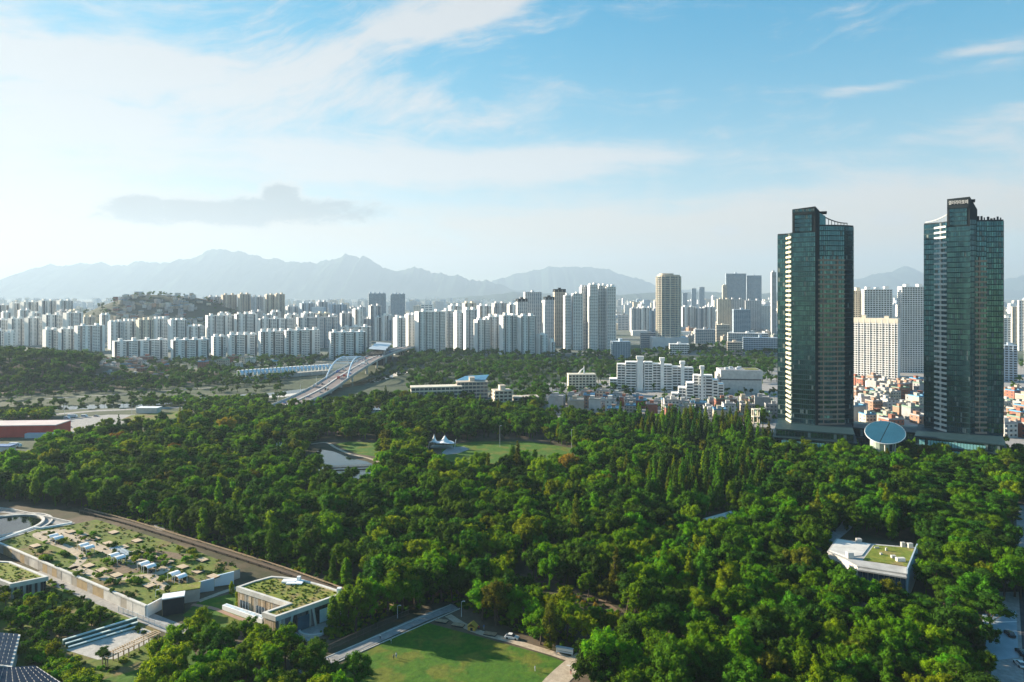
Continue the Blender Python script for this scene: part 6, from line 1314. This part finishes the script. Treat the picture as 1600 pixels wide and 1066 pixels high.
while y < 800:
    x = -620.0; st_ = step if y < 420 else 7.6
    while x < 720:
        q = (x + random.uniform(-.42, .42) * st_, y + random.uniform(-.42, .42) * st_); x += st_
        px, py = proj((q[0], q[1], 0))
        if px < -140 or px > 1740 or not inside(q[0], q[1], FW): continue
        if any(inside(q[0], q[1], w_) for w_ in EXW): continue
        if any(inside(q[0], q[1], w_) for w_ in CONI): kind = 'conifer'
        elif any(inside(q[0], q[1], w_) for w_ in POPL): kind = 'column' if random.random() < .7 else 'broad'
        elif any(inside(q[0], q[1], w_) for w_ in PINE): kind = 'pine' if random.random() < .72 else 'broad'
        else: kind = random.choices(['broad', 'column', 'conifer', 'pine'], (.84, .05, .03, .08))[0]
        n_ = math.sin(q[0] * .023 + 1.3) + math.sin(q[1] * .031 + .4) + math.sin((q[0] + q[1]) * .017 + 2)
        wt = {'conifer': (2, 3, 1.4, 1.4, 1.6, 0), 'pine': (5, 3, .7, 0, .3, 0), 'column': (2, 3, 3, 1, .2, 0)}.get(kind, (2.2, 3.2, max(.7, 2.7 + n_), max(.25, .85 + .5 * n_), .2, .012))
        c = random.choices(COLS, wt)[0]
        if kind in ('conifer',) and c == 'golden': c = 'olive'
        sc = random.choice((random.uniform(.62, .95), random.uniform(.85, 1.2), random.uniform(1.0, 1.42))) * {'broad': .9, 'conifer': .9, 'column': .92, 'pine': .95}[kind]
        if y > 560: sc *= .9
        cand.append((q[0], q[1], kind, c, sc, px, py))
    y += st_ * .92
def where_tree(px, py):
    if px < 160 and py < 815: return 'behind the round basin'
    if px < 480: return 'along the boardwalk'
    if px < 660: return 'behind the green-roofed building'
    if py < 1035 and px < 905: return 'beyond the far edge of the lawn'
    if px < 1010: return 'beside the sandy path corner'
    if px < 1130: return 'in the near wood right of the lawn'
    if px < 1290: return 'in the near wood before the roof-garden building' if py < 1000 else 'at the bottom of the right-hand wood'
    if px < 1450: return 'around the roof-garden building' if py < 960 else 'in the bottom right wood'
    return 'near the street at the right edge'
# those that show largest are single trees: nearest ones whose crown stands in the frame
vis = [t for t in cand if -10 < t[5] < 1610 and HOR + F * (CAMZ - 9 * t[4]) / t[1] < 1064]
vis.sort(key=lambda t: t[1])
NEAR = vis[:255]; ns = set(id(t) for t in NEAR)
for (x, y, kind, c, sc, px, py) in NEAR: tree(kind, c, (x, y, 0), sc, where_tree(px, py))
rest = [t for t in cand if id(t) not in ns]
def key(kind, c):
    k = 'far' if False else kind; return (k, random.randrange(len(KINDS[k])), c)
scatter('park_woods', 'dense green park woods filling the middle ground below the towers', [(x, y, 0, sc, random.uniform(0, 6.28), key(kind, c)) for (x, y, kind, c, sc, px, py) in rest])
# orchard, hedge and single trees in the left foreground
def put(l, kind, cols, s0, s1, where):
    for x, y in l: tree(kind, random.choice(cols), G(x, y), random.uniform(s0, s1), where)
orch = []
for r_ in range(4):
    for k in range(9 - r_): orch.append((6 + k * 19 + r_ * 4 + random.uniform(-3, 3), 938 + k * 4.5 + r_ * 14 - (3 if k > 5 else 0) + random.uniform(-2, 2)))
put([q for q in orch if q[0] < 168 and q[1] < 1000], 'broad', ['bright green', 'mid green', 'bright green', 'yellow-green'], .36, .48, 'in the low orchard below the garden wall')
put([(62 + k * 8.5, 1020 + k * 5.4 + random.uniform(-2, 2)) for k in range(11)] + [(58 + k * 9, 1030 + k * 6) for k in range(8)], 'shrub', ['bright green', 'yellow-green'], 1.1, 1.5, 'in the hedge beside the sand court')
put([(30, 1002), (48, 1000), (62, 1006), (40, 1020), (82, 1030), (30, 1030)], 'broad', ['olive', 'mid green', 'yellow-green'], .3, .42, 'by the solar roof')
put([(160, 1036), (165, 1040)], 'pine', ['dark green'], .35, .45, 'beside the pergola')
cl = []
for k in range(400):
    x, y = random.uniform(232, 560), random.uniform(1000, 1160)
    lo = np.interp(x, [232, 300, 380, 440, 500, 560], [1045, 1012, 1012, 1020, 1045, 1062])
    if y < lo or (x > 500 and y < 1080): continue
    p = G(x, y)
    if all((p - q).length > 5.0 for q in cl): cl.append(p)
for p in cl[:46]: tree('broad', random.choices(['bright green', 'yellow-green', 'mid green', 'dark green'], (4, 2.5, 3, 1))[0], p, random.uniform(.72, .95), 'in the bright clump below the green-roofed building')
put([(520, 985), (532, 980), (545, 976), (575, 962), (588, 958), (600, 955), (566, 966)], 'column', ['bright green'], .85, 1.05, 'in the row beside the rail fence')
put([(556, 985), (580, 973), (606, 962), (628, 956), (648, 950), (662, 945), (676, 943), (616, 948), (640, 940), (592, 946), (655, 936), (690, 940)], 'broad', ['bright green', 'mid green', 'dark green'], 1.05, 1.3, 'between rail fence and boardwalk end')
put([(371, 948), (372, 940), (362, 930)], 'column', ['yellow-green'], .36, .5, 'at the corner of the green-roofed building')
put([(x, y) for x, y in ((330, 912), (345, 906), (355, 898), (318, 898))], 'shrub', ['dark green'], 1.6, 2.2, 'between boardwalk and raised garden')
for k in range(64):
    while True:
        x, y = random.uniform(60, 340), random.uniform(820, 935); q = G(x, y, TZ)
        if inside(q.x, q.y, TW): break
    e_ = tree('shrub', random.choice(['dark green', 'mid green', 'yellow-green', 'bright green']), q, random.uniform(.5, 1.1), 'growing on the raised garden')
put([(x, 905 + (x - 20) * .42) for x in range(70, 250, 11)], 'shrub', ['dark green'], .45, .75, 'at the foot of the long garden wall')
put([(880, 940), (893, 934), (903, 938), (876, 934), (932, 948), (820, 922), (937, 962), (948, 966), (912, 944)], 'shrub', ['golden'], .5, .8, 'in the clearing behind the lawn')
put([(x, y) for x, y in ((300, 985), (330, 990), (360, 992), (395, 996), (420, 1002), (310, 1000), (345, 1003))], 'shrub', ['dark green', 'mid green', 'olive'], 1.2, 1.8, 'in front of the glazed basin')
KN = G(30, 592)
def knoll(x, y): return max(0.0, 28 * math.exp(-((x - KN.x) / 130) ** 2 - ((y - KN.y) / 75) ** 2) - .6)
V = []; Fc = []; n = 25
for j in range(n):
    for i in range(n): x, y = KN.x + (i - 12) * 24, KN.y + (j - 12) * 13; V.append((x, y, knoll(x, y) - .2))
for j in range(n - 1):
    for i in range(n - 1): Fc.append((j * n + i, j * n + i + 1, (j + 1) * n + i + 1, (j + 1) * n + i))
me = bpy.data.meshes.new('knoll'); me.from_pydata(V, [], Fc); me.materials.append(M_floor); me.update(); o = obj('knoll', me); o['kind'] = 'structure'
# far trees: riverbanks, plots between blocks, the wooded knoll at far left
pts = []
def far(poly, n, s0=.7, s1=1.15, cols=('dark green', 'mid green'), kind='far'):
    Pw = P(poly); xs = [p.x for p in Pw]; ys = [p.y for p in Pw]; k = 0; t = 0
    while k < n and t < n * 30:
        t += 1; x, y = random.uniform(min(xs), max(xs)), random.uniform(min(ys), max(ys))
        if not inside(x, y, Pw) or (-232 < x < -182 and 640 < y < 1200) or any(inside(x, y, q) for q in EXW): continue
        pts.append((x, y, knoll(x, y) - .3, random.uniform(s0, s1), random.uniform(0, 6.28), (kind, random.randrange(len(KINDS[kind])), random.choice(cols)))); k += 1
far([(640, 620), (640, 585), (720, 572), (880, 570), (960, 570), (1215, 566), (1215, 600), (960, 615), (880, 640), (860, 655), (760, 640)], 900)
far([(440, 600), (560, 590), (640, 562), (900, 558), (1215, 557), (1215, 568), (880, 572), (640, 590)], 380, .6, .95)
far([(600, 565), (640, 550), (850, 553), (960, 553), (1215, 548), (1215, 557), (900, 560), (640, 575)], 420, .7, 1.1)
far([(-100, 625), (0, 618), (160, 612), (300, 602), (450, 596), (470, 588), (300, 590), (150, 600), (-100, 605)], 330, .6, 1.0)
far([(-80, 612), (-80, 565), (60, 562), (150, 575), (155, 603), (60, 610)], 520, .9, 1.5)
far([(150, 600), (270, 578), (500, 566), (500, 574), (330, 594), (200, 606)], 170, .7, 1.1)
far([(100, 565), (170, 568), (500, 560), (600, 552), (600, 560), (450, 570), (170, 576)], 220, .7, 1.1)
far([(-100, 545), (170, 560), (170, 566), (-100, 562)], 140, .9, 1.4)
far([(120, 700), (200, 650), (330, 634), (450, 634), (300, 662), (160, 690)], 150, .6, .9, ('mid green', 'dark green', 'bright green'))
far([(0, 655), (120, 646), (170, 640), (120, 655), (90, 660), (20, 664)], 70, .6, .9, ('mid green', 'yellow-green'))
far([(180, 640), (260, 632), (400, 628), (380, 634), (270, 640)], 60, .6, .9, ('mid green', 'bright green'))
far([(-100, 655), (0, 648), (150, 636), (330, 624), (455, 622), (455, 630), (330, 634), (150, 645), (0, 660)], 150, .45, .8)
far([(-100, 640), (100, 628), (330, 612), (440, 606), (440, 612), (330, 620), (100, 636), (-100, 650)], 110, .4, .75)
far([(-100, 622), (100, 612), (330, 600), (440, 596), (440, 602), (330, 608), (100, 620), (-100, 634)], 130, .5, .85)
far([(860, 660), (880, 615), (960, 612), (1215, 615), (1215, 668)], 110, .45, .75)
far([(960, 555), (1215, 530), (1215, 548), (960, 556)], 160, .7, 1.1)
far([(1140, 625), (1215, 615), (1215, 660), (1150, 640)], 30, .5, .8)
far([(1562, 700), (1562, 560), (1720, 560), (1720, 720)], 90, .5, .9)
far([(500, 560), (620, 548), (740, 552), (620, 565)], 120, .7, 1.1)
for i in range(700):                             # scrub on the hill
    x, y = HC.x + random.uniform(-420, 420), HC.y + random.uniform(-420, 160); h_ = hill_h(x, y); px, py = proj((x, y, h_))
    if h_ < 6: continue
    if 182 < px < 322 and 464 < py < 505 and random.random() < .8: continue
    pts.append((x, y, h_ - .5, random.uniform(.6, 1.15), random.uniform(0, 6.28), ('far', random.randrange(4), random.choice(['dark green', 'mid green']))))
scatter('riverside_woods', 'hazy green belts of trees along the stream and between the far blocks', pts)
COURT = [P([(98, 1020), (130, 996), (190, 975), (225, 972), (255, 990), (240, 1010), (180, 1040), (150, 1038)]), P([(-60, 1085), (100, 1085), (60, 1030), (-60, 985)]), P([(60, 893), (100, 905), (330, 1000), (300, 1010), (150, 945)]), P([(-40, 920), (20, 928), (75, 915), (20, 890), (-40, 890)])]
# undergrowth and tufts: nobody could count them
tuft = []
def sow(poly, n, s0, s1, cols, z=0.0, keep=lambda x, y: True):
    xs = [p.x for p in poly]; ys = [p.y for p in poly]; k = t = 0
    while k < n and t < n * 40:
        t += 1; x, y = random.uniform(min(xs), max(xs)), random.uniform(min(ys), max(ys))
        if inside(x, y, poly) and keep(x, y): tuft.append((x, y, z - .05, random.uniform(s0, s1), random.uniform(0, 6.28), ('shrub', random.randrange(3), random.choice(cols)))); k += 1
G3 = ['mid green', 'yellow-green', 'bright green', 'dark green']
sow(P([(128, 792), (240, 822), (340, 853), (440, 885), (540, 921), (600, 944), (640, 940), (560, 905), (440, 868), (300, 826), (150, 780)]), 330, .35, .9, G3)
sow(P([(505, 1012), (545, 992), (590, 972), (640, 952), (600, 945), (550, 965), (500, 990)]), 120, .3, .7, G3)
sow(P([(640, 950), (700, 940), (800, 985), (900, 1018), (905, 1000), (800, 955), (700, 925)]), 170, .3, .8, G3)
sow(P([(0, 905), (75, 905), (200, 962), (250, 990), (200, 1050), (60, 1060), (0, 1000)]), 240, .25, .6, G3, 0, lambda x, y: not any(inside(x, y, q) for q in COURT))
sow(P([(700, 898), (725, 880), (800, 895), (880, 912), (950, 940), (985, 975), (930, 978), (880, 952), (800, 922)]), 110, .3, .7, G3)
sow(TW, 420, .12, .30, ['yellow-green', 'mid green', 'olive'], TZ, lambda x, y: random.random() < .9)
sow(grow(RW, -1.0), 260, .10, .22, ['yellow-green', 'olive', 'mid green'], RZ - .1)
sow(grow(R2, -1.0), 120, .10, .22, ['yellow-green', 'olive', 'bright green'], 5.4)
scatter('undergrowth', 'low tufts and undergrowth on the garden, green roofs and wood edge', tuft, 'undergrowth')
# ------------------------------------------------------------------ labels: ordinals for look-alikes
from collections import defaultdict
long_ = sorted({b for _, b, _ in REG if len(b.split()) > 13}); print('LONG', len(long_), long_[:30])
grp = defaultdict(list)
for o, base_, px in REG: grp[base_].append((px, o))
for base_, l in grp.items():
    if len(l) == 1: continue
    l.sort(key=lambda t: (t[0] or (0, 0)))
    for i, (_, o) in enumerate(l): o['label'] = f'{base_}, {ordinal(i)} from left'
